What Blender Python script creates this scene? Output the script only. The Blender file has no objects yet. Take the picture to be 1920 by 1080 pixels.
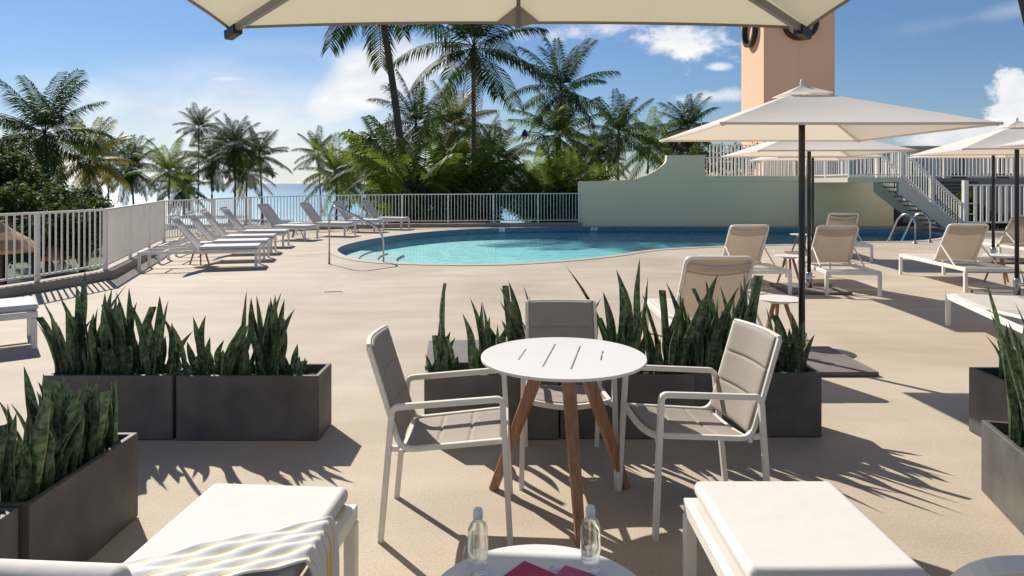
import bpy, bmesh, math, random
from math import sin, cos, pi, radians
from mathutils import Vector, Matrix
from mathutils.geometry import tessellate_polygon

R = random.Random(7)
SC = bpy.context.scene
COL = SC.collection
CH = 1.6           # camera height
F = 1280.0
HY = 344.0

def at(px, py, z=0.0):
    """world point on the level z that shows at photo pixel px, py"""
    Y = (CH - z) * F / (py - HY)
    return Vector(((px - 960) * Y / F, Y, z))

# ------------------------------------------------------------------ materials
def nmat(name):
    m = bpy.data.materials.new(name); m.use_nodes = True
    nt = m.node_tree; nt.nodes.clear()
    out = nt.nodes.new('ShaderNodeOutputMaterial')
    return m, nt, out

def N(nt, typ, **kw):
    n = nt.nodes.new(typ)
    for k, v in kw.items():
        if k.startswith('i_'):
            key = k[2:].replace('_', ' ')
            n.inputs[key].default_value = v
        else:
            setattr(n, k, v)
    return n

def pbr(name, col, rough=0.6, var=0.08, vscale=6.0, bump=0.0, bscale=60.0, metal=0.0, col2=None,
        spec=0.5, trans=0.0, detail=4.0, weave=0.0, speck=0.0, transcol=None, stretch=None):
    m, nt, out = nmat(name)
    L = nt.links
    p = N(nt, 'ShaderNodeBsdfPrincipled')
    p.inputs['Roughness'].default_value = rough
    p.inputs['Metallic'].default_value = metal
    p.inputs['Specular IOR Level'].default_value = spec
    tc = N(nt, 'ShaderNodeTexCoord')
    co = tc.outputs['Object']
    if stretch:
        mp = N(nt, 'ShaderNodeMapping'); mp.inputs['Scale'].default_value = stretch
        L.new(co, mp.inputs['Vector']); co = mp.outputs['Vector']
    nz = N(nt, 'ShaderNodeTexNoise'); nz.inputs['Scale'].default_value = vscale; nz.inputs['Detail'].default_value = detail
    L.new(co, nz.inputs['Vector'])
    rmp = N(nt, 'ShaderNodeValToRGB')
    rmp.color_ramp.elements[0].position = 0.3; rmp.color_ramp.elements[1].position = 0.7
    c2 = col2 if col2 else tuple(c * (1 + var) for c in col)
    c1 = col if col2 else tuple(c * (1 - var) for c in col)
    rmp.color_ramp.elements[0].color = (*c1, 1); rmp.color_ramp.elements[1].color = (*c2, 1)
    L.new(nz.outputs['Fac'], rmp.inputs['Fac'])
    csock = rmp.outputs['Color']
    if speck > 0:
        n2 = N(nt, 'ShaderNodeTexNoise'); n2.inputs['Scale'].default_value = 130; n2.inputs['Detail'].default_value = 2
        L.new(tc.outputs['Object'], n2.inputs['Vector'])
        mr = N(nt, 'ShaderNodeMapRange'); mr.inputs[1].default_value = 0.3; mr.inputs[2].default_value = 0.7
        mr.inputs[3].default_value = 1 - speck; mr.inputs[4].default_value = 1 + speck
        L.new(n2.outputs['Fac'], mr.inputs[0])
        mx = N(nt, 'ShaderNodeVectorMath', operation='SCALE')
        L.new(csock, mx.inputs[0]); L.new(mr.outputs[0], mx.inputs['Scale']); csock = mx.outputs[0]
    L.new(csock, p.inputs['Base Color'])
    if bump > 0 or weave > 0:
        bp = N(nt, 'ShaderNodeBump'); bp.inputs['Strength'].default_value = bump if bump > 0 else weave
        bp.inputs['Distance'].default_value = 0.01
        if weave > 0:
            w = N(nt, 'ShaderNodeTexChecker'); w.inputs['Scale'].default_value = bscale
            w.inputs[1].default_value = (1, 1, 1, 1); w.inputs[2].default_value = (0, 0, 0, 1)
            L.new(tc.outputs['Object'], w.inputs['Vector']); L.new(w.outputs['Fac'], bp.inputs['Height'])
        else:
            n3 = N(nt, 'ShaderNodeTexNoise'); n3.inputs['Scale'].default_value = bscale; n3.inputs['Detail'].default_value = 3
            L.new(tc.outputs['Object'], n3.inputs['Vector']); L.new(n3.outputs['Fac'], bp.inputs['Height'])
        L.new(bp.outputs['Normal'], p.inputs['Normal'])
    if trans > 0:
        tr = N(nt, 'ShaderNodeBsdfTranslucent')
        if transcol: tr.inputs['Color'].default_value = (*transcol, 1)
        else: L.new(csock, tr.inputs['Color'])
        ms = N(nt, 'ShaderNodeMixShader'); ms.inputs[0].default_value = trans
        L.new(p.outputs[0], ms.inputs[1]); L.new(tr.outputs[0], ms.inputs[2])
        L.new(ms.outputs[0], out.inputs['Surface'])
    else:
        L.new(p.outputs[0], out.inputs['Surface'])
    return m

def deck_material():
    m, nt, out = nmat('deck_concrete'); L = nt.links
    p = N(nt, 'ShaderNodeBsdfPrincipled'); p.inputs['Roughness'].default_value = 0.75
    p.inputs['Specular IOR Level'].default_value = 0.3
    tc = N(nt, 'ShaderNodeTexCoord')
    big = N(nt, 'ShaderNodeTexNoise'); big.inputs['Scale'].default_value = 0.55; big.inputs['Detail'].default_value = 7; big.inputs['Roughness'].default_value = 0.6
    big.inputs['Distortion'].default_value = 0.6
    L.new(tc.outputs['Object'], big.inputs['Vector'])
    r = N(nt, 'ShaderNodeValToRGB')
    r.color_ramp.elements[0].position = 0.3; r.color_ramp.elements[0].color = (0.405, 0.332, 0.248, 1)
    r.color_ramp.elements[1].position = 0.66; r.color_ramp.elements[1].color = (0.530, 0.448, 0.350, 1)
    e = r.color_ramp.elements.new(0.5); e.color = (0.472, 0.393, 0.300, 1)
    L.new(big.outputs['Fac'], r.inputs['Fac'])
    fine = N(nt, 'ShaderNodeTexNoise'); fine.inputs['Scale'].default_value = 85; fine.inputs['Detail'].default_value = 3
    L.new(tc.outputs['Object'], fine.inputs['Vector'])
    mr = N(nt, 'ShaderNodeMapRange'); mr.inputs[1].default_value = 0.3; mr.inputs[2].default_value = 0.7
    mr.inputs[3].default_value = 0.86; mr.inputs[4].default_value = 1.12
    L.new(fine.outputs['Fac'], mr.inputs[0])
    mx = N(nt, 'ShaderNodeVectorMath', operation='SCALE')
    L.new(r.outputs['Color'], mx.inputs[0]); L.new(mr.outputs[0], mx.inputs['Scale'])
    # dark pits
    vo = N(nt, 'ShaderNodeTexVoronoi'); vo.inputs['Scale'].default_value = 2.3
    L.new(tc.outputs['Object'], vo.inputs['Vector'])
    pr = N(nt, 'ShaderNodeMapRange'); pr.inputs[1].default_value = 0.008; pr.inputs[2].default_value = 0.02
    pr.inputs[3].default_value = 0.45; pr.inputs[4].default_value = 1.0
    L.new(vo.outputs['Distance'], pr.inputs[0])
    mx2 = N(nt, 'ShaderNodeVectorMath', operation='SCALE')
    L.new(mx.outputs[0], mx2.inputs[0]); L.new(pr.outputs[0], mx2.inputs['Scale'])
    # long faint stains
    st = N(nt, 'ShaderNodeTexNoise'); st.inputs['Scale'].default_value = 1.6; st.inputs['Detail'].default_value = 5
    mp = N(nt, 'ShaderNodeMapping'); mp.inputs['Scale'].default_value = (0.35, 1.6, 1)
    L.new(tc.outputs['Object'], mp.inputs['Vector']); L.new(mp.outputs[0], st.inputs['Vector'])
    sr = N(nt, 'ShaderNodeMapRange'); sr.inputs[1].default_value = 0.35; sr.inputs[2].default_value = 0.62
    sr.inputs[3].default_value = 0.94; sr.inputs[4].default_value = 1.04
    L.new(st.outputs['Fac'], sr.inputs[0])
    mx3 = N(nt, 'ShaderNodeVectorMath', operation='SCALE')
    L.new(mx2.outputs[0], mx3.inputs[0]); L.new(sr.outputs[0], mx3.inputs['Scale'])
    L.new(mx3.outputs[0], p.inputs['Base Color'])
    bp = N(nt, 'ShaderNodeBump'); bp.inputs['Strength'].default_value = 0.35; bp.inputs['Distance'].default_value = 0.004
    L.new(fine.outputs['Fac'], bp.inputs['Height']); L.new(bp.outputs[0], p.inputs['Normal'])
    L.new(p.outputs[0], out.inputs['Surface'])
    return m

def pool_water_material():
    m, nt, out = nmat('pool_water'); L = nt.links
    tr = N(nt, 'ShaderNodeBsdfTransparent'); tr.inputs['Color'].default_value = (0.80, 0.97, 0.98, 1)
    gl = N(nt, 'ShaderNodeBsdfGlossy'); gl.inputs['Roughness'].default_value = 0.03
    fr = N(nt, 'ShaderNodeFresnel'); fr.inputs['IOR'].default_value = 1.12
    tc = N(nt, 'ShaderNodeTexCoord')
    nz = N(nt, 'ShaderNodeTexNoise'); nz.inputs['Scale'].default_value = 1.3; nz.inputs['Detail'].default_value = 3
    nz.inputs['Distortion'].default_value = 1.0
    L.new(tc.outputs['Object'], nz.inputs['Vector'])
    bp = N(nt, 'ShaderNodeBump'); bp.inputs['Strength'].default_value = 0.25; bp.inputs['Distance'].default_value = 0.10
    L.new(nz.outputs['Fac'], bp.inputs['Height'])
    L.new(bp.outputs[0], gl.inputs['Normal'])
    L.new(bp.outputs[0], fr.inputs['Normal'])
    ms = N(nt, 'ShaderNodeMixShader')
    fm = N(nt, 'ShaderNodeMath', operation='MULTIPLY'); fm.inputs[1].default_value = 0.6; L.new(fr.outputs[0], fm.inputs[0])
    L.new(fm.outputs[0], ms.inputs[0]); L.new(tr.outputs[0], ms.inputs[1]); L.new(gl.outputs[0], ms.inputs[2])
    L.new(ms.outputs[0], out.inputs['Surface'])
    return m

def sea_material():
    m, nt, out = nmat('sea_water'); L = nt.links
    p = N(nt, 'ShaderNodeBsdfPrincipled'); p.inputs['Roughness'].default_value = 0.38
    p.inputs['Specular IOR Level'].default_value = 0.35
    tc = N(nt, 'ShaderNodeTexCoord')
    sep = N(nt, 'ShaderNodeSeparateXYZ'); L.new(tc.outputs['Object'], sep.inputs[0])
    mr = N(nt, 'ShaderNodeMapRange'); mr.inputs[1].default_value = 100; mr.inputs[2].default_value = 900
    L.new(sep.outputs['Y'], mr.inputs[0])
    r = N(nt, 'ShaderNodeValToRGB')
    r.color_ramp.elements[0].position = 0.0; r.color_ramp.elements[0].color = (0.30, 0.46, 0.52, 1)
    r.color_ramp.elements[1].position = 1.0; r.color_ramp.elements[1].color = (0.03, 0.115, 0.20, 1)
    e = r.color_ramp.elements.new(0.12); e.color = (0.12, 0.33, 0.44, 1)
    e = r.color_ramp.elements.new(0.45); e.color = (0.06, 0.22, 0.34, 1)
    nz = N(nt, 'ShaderNodeTexNoise'); nz.inputs['Scale'].default_value = 0.02; nz.inputs['Detail'].default_value = 4
    mp = N(nt, 'ShaderNodeMapping'); mp.inputs['Scale'].default_value = (0.3, 1.2, 1)
    L.new(tc.outputs['Object'], mp.inputs['Vector']); L.new(mp.outputs[0], nz.inputs['Vector'])
    ad = N(nt, 'ShaderNodeMath', operation='MULTIPLY_ADD'); ad.inputs[1].default_value = 0.35; 
    L.new(nz.outputs['Fac'], ad.inputs[0]); 
    sb = N(nt, 'ShaderNodeMath', operation='SUBTRACT'); sb.inputs[1].default_value = 0.17
    L.new(mr.outputs[0], sb.inputs[0]); L.new(sb.outputs[0], ad.inputs[2])
    L.new(ad.outputs[0], r.inputs['Fac']); L.new(r.outputs['Color'], p.inputs['Base Color'])
    w = N(nt, 'ShaderNodeTexNoise'); w.inputs['Scale'].default_value = 0.5; w.inputs['Detail'].default_value = 5
    L.new(mp.outputs[0], w.inputs['Vector'])
    bp = N(nt, 'ShaderNodeBump'); bp.inputs['Strength'].default_value = 0.6; bp.inputs['Distance'].default_value = 0.8
    L.new(w.outputs['Fac'], bp.inputs['Height']); L.new(bp.outputs[0], p.inputs['Normal'])
    L.new(p.outputs[0], out.inputs['Surface'])
    return m

def leaf_band_material():
    m, nt, out = nmat('snake_leaf'); L = nt.links
    p = N(nt, 'ShaderNodeBsdfPrincipled'); p.inputs['Roughness'].default_value = 0.42
    uv = N(nt, 'ShaderNodeUVMap'); uv.uv_map = 'UVMap'
    sep = N(nt, 'ShaderNodeSeparateXYZ'); L.new(uv.outputs[0], sep.inputs[0])
    mp = N(nt, 'ShaderNodeMapping'); mp.inputs['Scale'].default_value = (2.2, 26, 1)
    L.new(uv.outputs[0], mp.inputs['Vector'])
    nz = N(nt, 'ShaderNodeTexNoise'); nz.inputs['Scale'].default_value = 1.0; nz.inputs['Detail'].default_value = 3; nz.inputs['Distortion'].default_value = 0.8
    L.new(mp.outputs[0], nz.inputs['Vector'])
    r = N(nt, 'ShaderNodeValToRGB')
    r.color_ramp.elements[0].position = 0.40; r.color_ramp.elements[0].color = (0.020, 0.042, 0.024, 1)
    r.color_ramp.elements[1].position = 0.62; r.color_ramp.elements[1].color = (0.120, 0.175, 0.090, 1)
    L.new(nz.outputs['Fac'], r.inputs['Fac'])
    oi = N(nt, 'ShaderNodeTexNoise'); oi.inputs['Scale'].default_value = 5
    tc = N(nt, 'ShaderNodeTexCoord'); L.new(tc.outputs['Object'], oi.inputs['Vector'])
    mx = N(nt, 'ShaderNodeMix', data_type='RGBA'); mx.inputs[7].default_value = (0.10, 0.17, 0.035, 1)
    mrr = N(nt, 'ShaderNodeMapRange'); mrr.inputs[1].default_value = 0.5; mrr.inputs[2].default_value = 0.72; mrr.inputs[4].default_value = 0.6
    L.new(oi.outputs['Fac'], mrr.inputs[0])
    L.new(mrr.outputs[0], mx.inputs[0]); L.new(r.outputs['Color'], mx.inputs[6])
    # pale leaf margin
    ab = N(nt, 'ShaderNodeMath', operation='SUBTRACT'); ab.inputs[1].default_value = 0.5; L.new(sep.outputs['X'], ab.inputs[0])
    a2 = N(nt, 'ShaderNodeMath', operation='ABSOLUTE'); L.new(ab.outputs[0], a2.inputs[0])
    a3 = N(nt, 'ShaderNodeMapRange'); a3.inputs[1].default_value = 0.43; a3.inputs[2].default_value = 0.48; a3.inputs[4].default_value = 0.35
    L.new(a2.outputs[0], a3.inputs[0])
    mx2 = N(nt, 'ShaderNodeMix', data_type='RGBA'); mx2.inputs[7].default_value = (0.30, 0.32, 0.14, 1)
    L.new(a3.outputs[0], mx2.inputs[0]); L.new(mx.outputs[2], mx2.inputs[6])
    L.new(mx2.outputs[2], p.inputs['Base Color'])
    tr = N(nt, 'ShaderNodeBsdfTranslucent'); L.new(mx2.outputs[2], tr.inputs['Color'])
    ms = N(nt, 'ShaderNodeMixShader'); ms.inputs[0].default_value = 0.16
    L.new(p.outputs[0], ms.inputs[1]); L.new(tr.outputs[0], ms.inputs[2]); L.new(ms.outputs[0], out.inputs['Surface'])
    return m

def glass_like(name, tint=(0.9, 0.95, 0.95), ior=1.45):
    m, nt, out = nmat(name); L = nt.links
    tr = N(nt, 'ShaderNodeBsdfTransparent'); tr.inputs['Color'].default_value = (*tint, 1)
    gl = N(nt, 'ShaderNodeBsdfGlass'); gl.inputs['Roughness'].default_value = 0.02; gl.inputs['IOR'].default_value = ior
    gl.inputs['Color'].default_value = (0.97, 0.99, 1, 1)
    ms = N(nt, 'ShaderNodeMixShader'); ms.inputs[0].default_value = 0.6
    L.new(tr.outputs[0], ms.inputs[1]); L.new(gl.outputs[0], ms.inputs[2]); L.new(ms.outputs[0], out.inputs['Surface'])
    return m

def towel_material():
    m, nt, out = nmat('striped_towel'); L = nt.links
    p = N(nt, 'ShaderNodeBsdfPrincipled'); p.inputs['Roughness'].default_value = 0.95
    uv = N(nt, 'ShaderNodeUVMap'); uv.uv_map = 'UVMap'
    sep = N(nt, 'ShaderNodeSeparateXYZ'); L.new(uv.outputs[0], sep.inputs[0])
    w = N(nt, 'ShaderNodeMath', operation='MULTIPLY'); w.inputs[1].default_value = 5.0; L.new(sep.outputs['Y'], w.inputs[0])
    fr = N(nt, 'ShaderNodeMath', operation='FRACT'); L.new(w.outputs[0], fr.inputs[0])
    r = N(nt, 'ShaderNodeValToRGB'); r.color_ramp.interpolation = 'LINEAR'
    E = r.color_ramp.elements
    E[0].position = 0.0; E[0].color = (0.70, 0.70, 0.69, 1)
    E[1].position = 0.42; E[1].color = (0.70, 0.70, 0.69, 1)
    for pos, c in ((0.47, (0.74, 0.53, 0.15, 1)), (0.60, (0.74, 0.53, 0.15, 1)), (0.65, (0.70, 0.70, 0.69, 1)), (0.8, (0.66, 0.67, 0.69, 1))):
        e = E.new(pos); e.color = c
    L.new(fr.outputs[0], r.inputs['Fac']); L.new(r.outputs[0], p.inputs['Base Color'])
    tc = N(nt, 'ShaderNodeTexCoord')
    n3 = N(nt, 'ShaderNodeTexNoise'); n3.inputs['Scale'].default_value = 350
    bp = N(nt, 'ShaderNodeBump'); bp.inputs['Strength'].default_value = 0.5; bp.inputs['Distance'].default_value = 0.004
    L.new(tc.outputs['Object'], n3.inputs['Vector']); L.new(n3.outputs['Fac'], bp.inputs['Height']); L.new(bp.outputs[0], p.inputs['Normal'])
    L.new(p.outputs[0], out.inputs['Surface'])
    return m

M = {}
M['deck'] = deck_material()
M['kerb'] = pbr('kerb_concrete', (0.36, 0.29, 0.23), 0.8, 0.12, 4, bump=0.3, bscale=60)
M['frame'] = pbr('cream_powder_coat', (0.74, 0.69, 0.61), 0.38, 0.03, 8)
M['frame_white'] = pbr('white_powder_coat', (0.80, 0.76, 0.69), 0.4, 0.04, 6)
M['mesh'] = pbr('taupe_sling_mesh', (0.32, 0.275, 0.24), 0.7, 0.05, 10, weave=0.35, bscale=420, trans=0.03)
M['sling'] = pbr('cream_sling', (0.78, 0.73, 0.68), 0.72, 0.04, 5, weave=0.25, bscale=300, trans=0.40, transcol=(.85, .77, .70))
M['cushion'] = pbr('white_cushion_canvas', (0.65, 0.615, 0.595), 0.85, 0.03, 3, bump=0.30, bscale=11)
M['piping'] = pbr('cushion_piping', (0.68, 0.64, 0.61), 0.8, 0.03, 5)
M['table'] = pbr('white_table_metal', (0.72, 0.70, 0.67), 0.33, 0.02, 4)
M['teak'] = pbr('teak_wood', (0.24, 0.115, 0.058), 0.5, 0.2, 9, col2=(0.40, 0.20, 0.10), stretch=(6, 6, 0.6), bump=0.2, bscale=40)
M['planter'] = pbr('grey_fibre_cement', (0.070, 0.066, 0.065), 0.62, 0.2, 4.5, col2=(0.140, 0.129, 0.117), bump=0.12, bscale=30, detail=6)
M['soil'] = pbr('planting_soil', (0.03, 0.024, 0.018), 0.95, 0.3, 40, bump=0.9, bscale=60)
M['snake'] = leaf_band_material()
M['canopy'] = pbr('ecru_canopy', (0.86, 0.82, 0.77), 0.85, 0.02, 2.5, trans=0.36, transcol=(0.80, 0.68, 0.52), bump=0.08, bscale=9)
M['canopy_dark'] = pbr('shade_canopy_olive', (0.64, 0.60, 0.50), 0.85, 0.03, 1.2, trans=0.42, transcol=(0.62, 0.56, 0.38), bump=0.08, bscale=7)
M['gusset'] = pbr('grey_gusset_fabric', (0.28, 0.26, 0.22), 0.9, 0.05, 5, trans=0.2)
M['dark_metal'] = pbr('black_pole_metal', (0.016, 0.014, 0.016), 0.35, 0.1, 5)
M['rib'] = pbr('grey_rib_metal', (0.20, 0.20, 0.215), 0.4, 0.05, 5, metal=0.3)
M['steel'] = pbr('brushed_steel', (0.50, 0.50, 0.50), 0.22, 0.05, 20, metal=1.0)
M['white_paint'] = pbr('white_railing_paint', (0.80, 0.75, 0.67), 0.45, 0.05, 3)
M['green_wall'] = pbr('pale_green_stucco', (0.94, 0.72, 0.45), 0.85, 0.05, 0.9, col2=(0.98, 0.78, 0.49), bump=0.25, bscale=30, detail=9, speck=0.04, stretch=(1, .3, 1))
M['wall_trim'] = pbr('green_wall_trim', (0.88, 0.76, 0.48), 0.8, 0.05, 2, bump=0.2, bscale=30)
M['peach'] = pbr('peach_stucco', (0.86, 0.53, 0.345), 0.85, 0.05, 0.35, bump=0.25, bscale=12, detail=6)
M['beige'] = pbr('beige_stucco', (0.64, 0.57, 0.47), 0.85, 0.06, 0.6, bump=0.2, bscale=20)
M['greystucco'] = pbr('grey_stucco', (0.22, 0.215, 0.20), 0.85, 0.1, 0.8, bump=0.2, bscale=20)
M['dark'] = pbr('dark_louvre', (0.02, 0.021, 0.026), 0.5, 0.2, 3)
M['black'] = pbr('black_ring_metal', (0.018, 0.013, 0.013), 0.5, 0.1, 3)
M['basin'] = pbr('pool_plaster', (0.40, 0.78, 0.78), 0.8, 0.06, 1.1, col2=(0.55, 0.90, 0.88), detail=3)
def basin_material():
    m, nt, out = nmat('pool_plaster'); L = nt.links
    p = N(nt, 'ShaderNodeBsdfPrincipled'); p.inputs['Roughness'].default_value = 0.8
    tc = N(nt, 'ShaderNodeTexCoord'); sep = N(nt, 'ShaderNodeSeparateXYZ'); L.new(tc.outputs['Object'], sep.inputs[0])
    nz = N(nt, 'ShaderNodeTexNoise'); nz.inputs['Scale'].default_value = .5; nz.inputs['Detail'].default_value = 3
    L.new(tc.outputs['Object'], nz.inputs['Vector'])
    a = N(nt, 'ShaderNodeMath', operation='MULTIPLY_ADD'); a.inputs[1].default_value = 5.0
    L.new(nz.outputs['Fac'], a.inputs[0]); L.new(sep.outputs['X'], a.inputs[2])
    mr = N(nt, 'ShaderNodeMapRange'); mr.inputs[1].default_value = -1.5; mr.inputs[2].default_value = 12; L.new(a.outputs[0], mr.inputs[0])
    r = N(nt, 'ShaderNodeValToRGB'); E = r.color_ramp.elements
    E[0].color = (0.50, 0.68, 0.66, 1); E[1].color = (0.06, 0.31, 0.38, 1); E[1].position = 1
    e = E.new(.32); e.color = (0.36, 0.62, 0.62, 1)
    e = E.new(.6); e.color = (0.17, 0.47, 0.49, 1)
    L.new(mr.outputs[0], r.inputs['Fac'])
    # rippling net of sunlight under water, put into the plaster colour
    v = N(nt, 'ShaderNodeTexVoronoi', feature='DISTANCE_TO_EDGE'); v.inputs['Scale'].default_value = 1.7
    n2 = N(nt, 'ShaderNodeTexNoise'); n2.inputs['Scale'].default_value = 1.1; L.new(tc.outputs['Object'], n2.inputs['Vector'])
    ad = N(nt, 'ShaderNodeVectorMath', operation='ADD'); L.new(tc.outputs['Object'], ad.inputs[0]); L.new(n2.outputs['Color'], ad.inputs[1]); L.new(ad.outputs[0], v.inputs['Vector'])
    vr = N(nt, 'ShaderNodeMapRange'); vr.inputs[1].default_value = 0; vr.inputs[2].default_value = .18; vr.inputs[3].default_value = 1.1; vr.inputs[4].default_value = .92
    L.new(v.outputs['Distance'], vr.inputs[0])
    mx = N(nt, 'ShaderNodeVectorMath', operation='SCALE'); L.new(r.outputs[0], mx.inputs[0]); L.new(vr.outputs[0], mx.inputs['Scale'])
    L.new(mx.outputs[0], p.inputs['Base Color']); L.new(p.outputs[0], out.inputs['Surface']); return m
M['basin'] = basin_material()
M['tile'] = pbr('pool_edge_tile', (0.08, 0.13, 0.19), 0.3, 0.2, 12, col2=(0.14, 0.21, 0.27))
M['coping'] = pbr('pool_coping', (0.44, 0.37, 0.29), 0.7, 0.08, 3, bump=0.2, bscale=80, speck=0.08)
M['pool_water'] = pool_water_material()
M['sea'] = sea_material()
M['sand'] = pbr('beach_sand', (0.42, 0.36, 0.27), 0.95, 0.12, 0.12, bump=0.3, bscale=3, detail=8)
M['frond_dark'] = pbr('palm_leaf_dark', (0.018, 0.040, 0.014), 0.6, 0.3, 1.0, col2=(0.040, 0.072, 0.020), trans=0.3, transcol=(0.05, 0.09, 0.012), spec=0.12)
M['frond_green'] = pbr('palm_leaf_green', (0.035, 0.075, 0.014), 0.55, 0.3, 0.9, col2=(0.085, 0.135, 0.026), trans=0.42, transcol=(0.20, 0.28, 0.035), spec=0.15)
M['frond_yellow'] = pbr('palm_leaf_yellowing', (0.05, 0.07, 0.015), 0.45, 0.3, 0.7, col2=(0.18, 0.16, 0.03), trans=0.38, transcol=(0.24, 0.23, 0.035), spec=0.15)
M['dead_frond'] = pbr('dry_frond', (0.28, 0.23, 0.15), 0.8, 0.2, 2, trans=0.2)
M['trunk'] = pbr('palm_trunk_bark', (0.050, 0.040, 0.033), 0.9, 0.3, 3, col2=(0.11, 0.09, 0.075), stretch=(1, 1, 7), bump=0.6, bscale=10)
M['nut'] = pbr('coconut_husk', (0.13, 0.09, 0.03), 0.6, 0.3, 3)
M['bush'] = pbr('broad_leaf', (0.018, 0.038, 0.012), 0.75, 0.3, 1.3, col2=(0.055, 0.085, 0.022), trans=0.25, transcol=(0.10, 0.16, 0.02))
M['thatch'] = pbr('orange_thatch', (0.48, 0.27, 0.14), 0.9, 0.2, 3, bump=0.5, bscale=20)
M['lampblack'] = pbr('lamp_post_black', (0.02, 0.022, 0.026), 0.45, 0.1, 4)
M['lampglass'] = pbr('frosted_lamp_glass', (0.62, 0.6, 0.52), 0.3, 0.03, 4)
M['bottle'] = glass_like('clear_bottle_plastic')
M['cap'] = pbr('white_bottle_cap', (0.75, 0.77, 0.78), 0.4, 0.02, 10)
M['towel'] = towel_material()
M['magenta'] = pbr('magenta_card', (0.40, 0.008, 0.045), 0.4, 0.2, 30)
M['pinkcard'] = pbr('pink_card', (0.45, 0.06, 0.16), 0.4, 0.2, 30)
M['greycard'] = pbr('silver_card', (0.48, 0.52, 0.58), 0.35, 0.25, 60)
M['skin'] = pbr('tanned_skin', (0.30, 0.16, 0.10), 0.6, 0.05, 5)
M['swim'] = pbr('dark_swimwear', (0.02, 0.02, 0.05), 0.7, 0.1, 5)
M['hair'] = pbr('dark_hair', (0.02, 0.014, 0.01), 0.6, 0.1, 5)
M['lawn'] = pbr('lawn_grass', (0.05, 0.09, 0.02), 0.9, 0.3, 0.6, bump=0.8, bscale=8)
M['baseplate'] = pbr('weathered_base_plate', (0.13, 0.11, 0.10), 0.75, 0.12, 3, col2=(0.19, 0.165, 0.15), bump=0.2, bscale=50)

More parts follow.
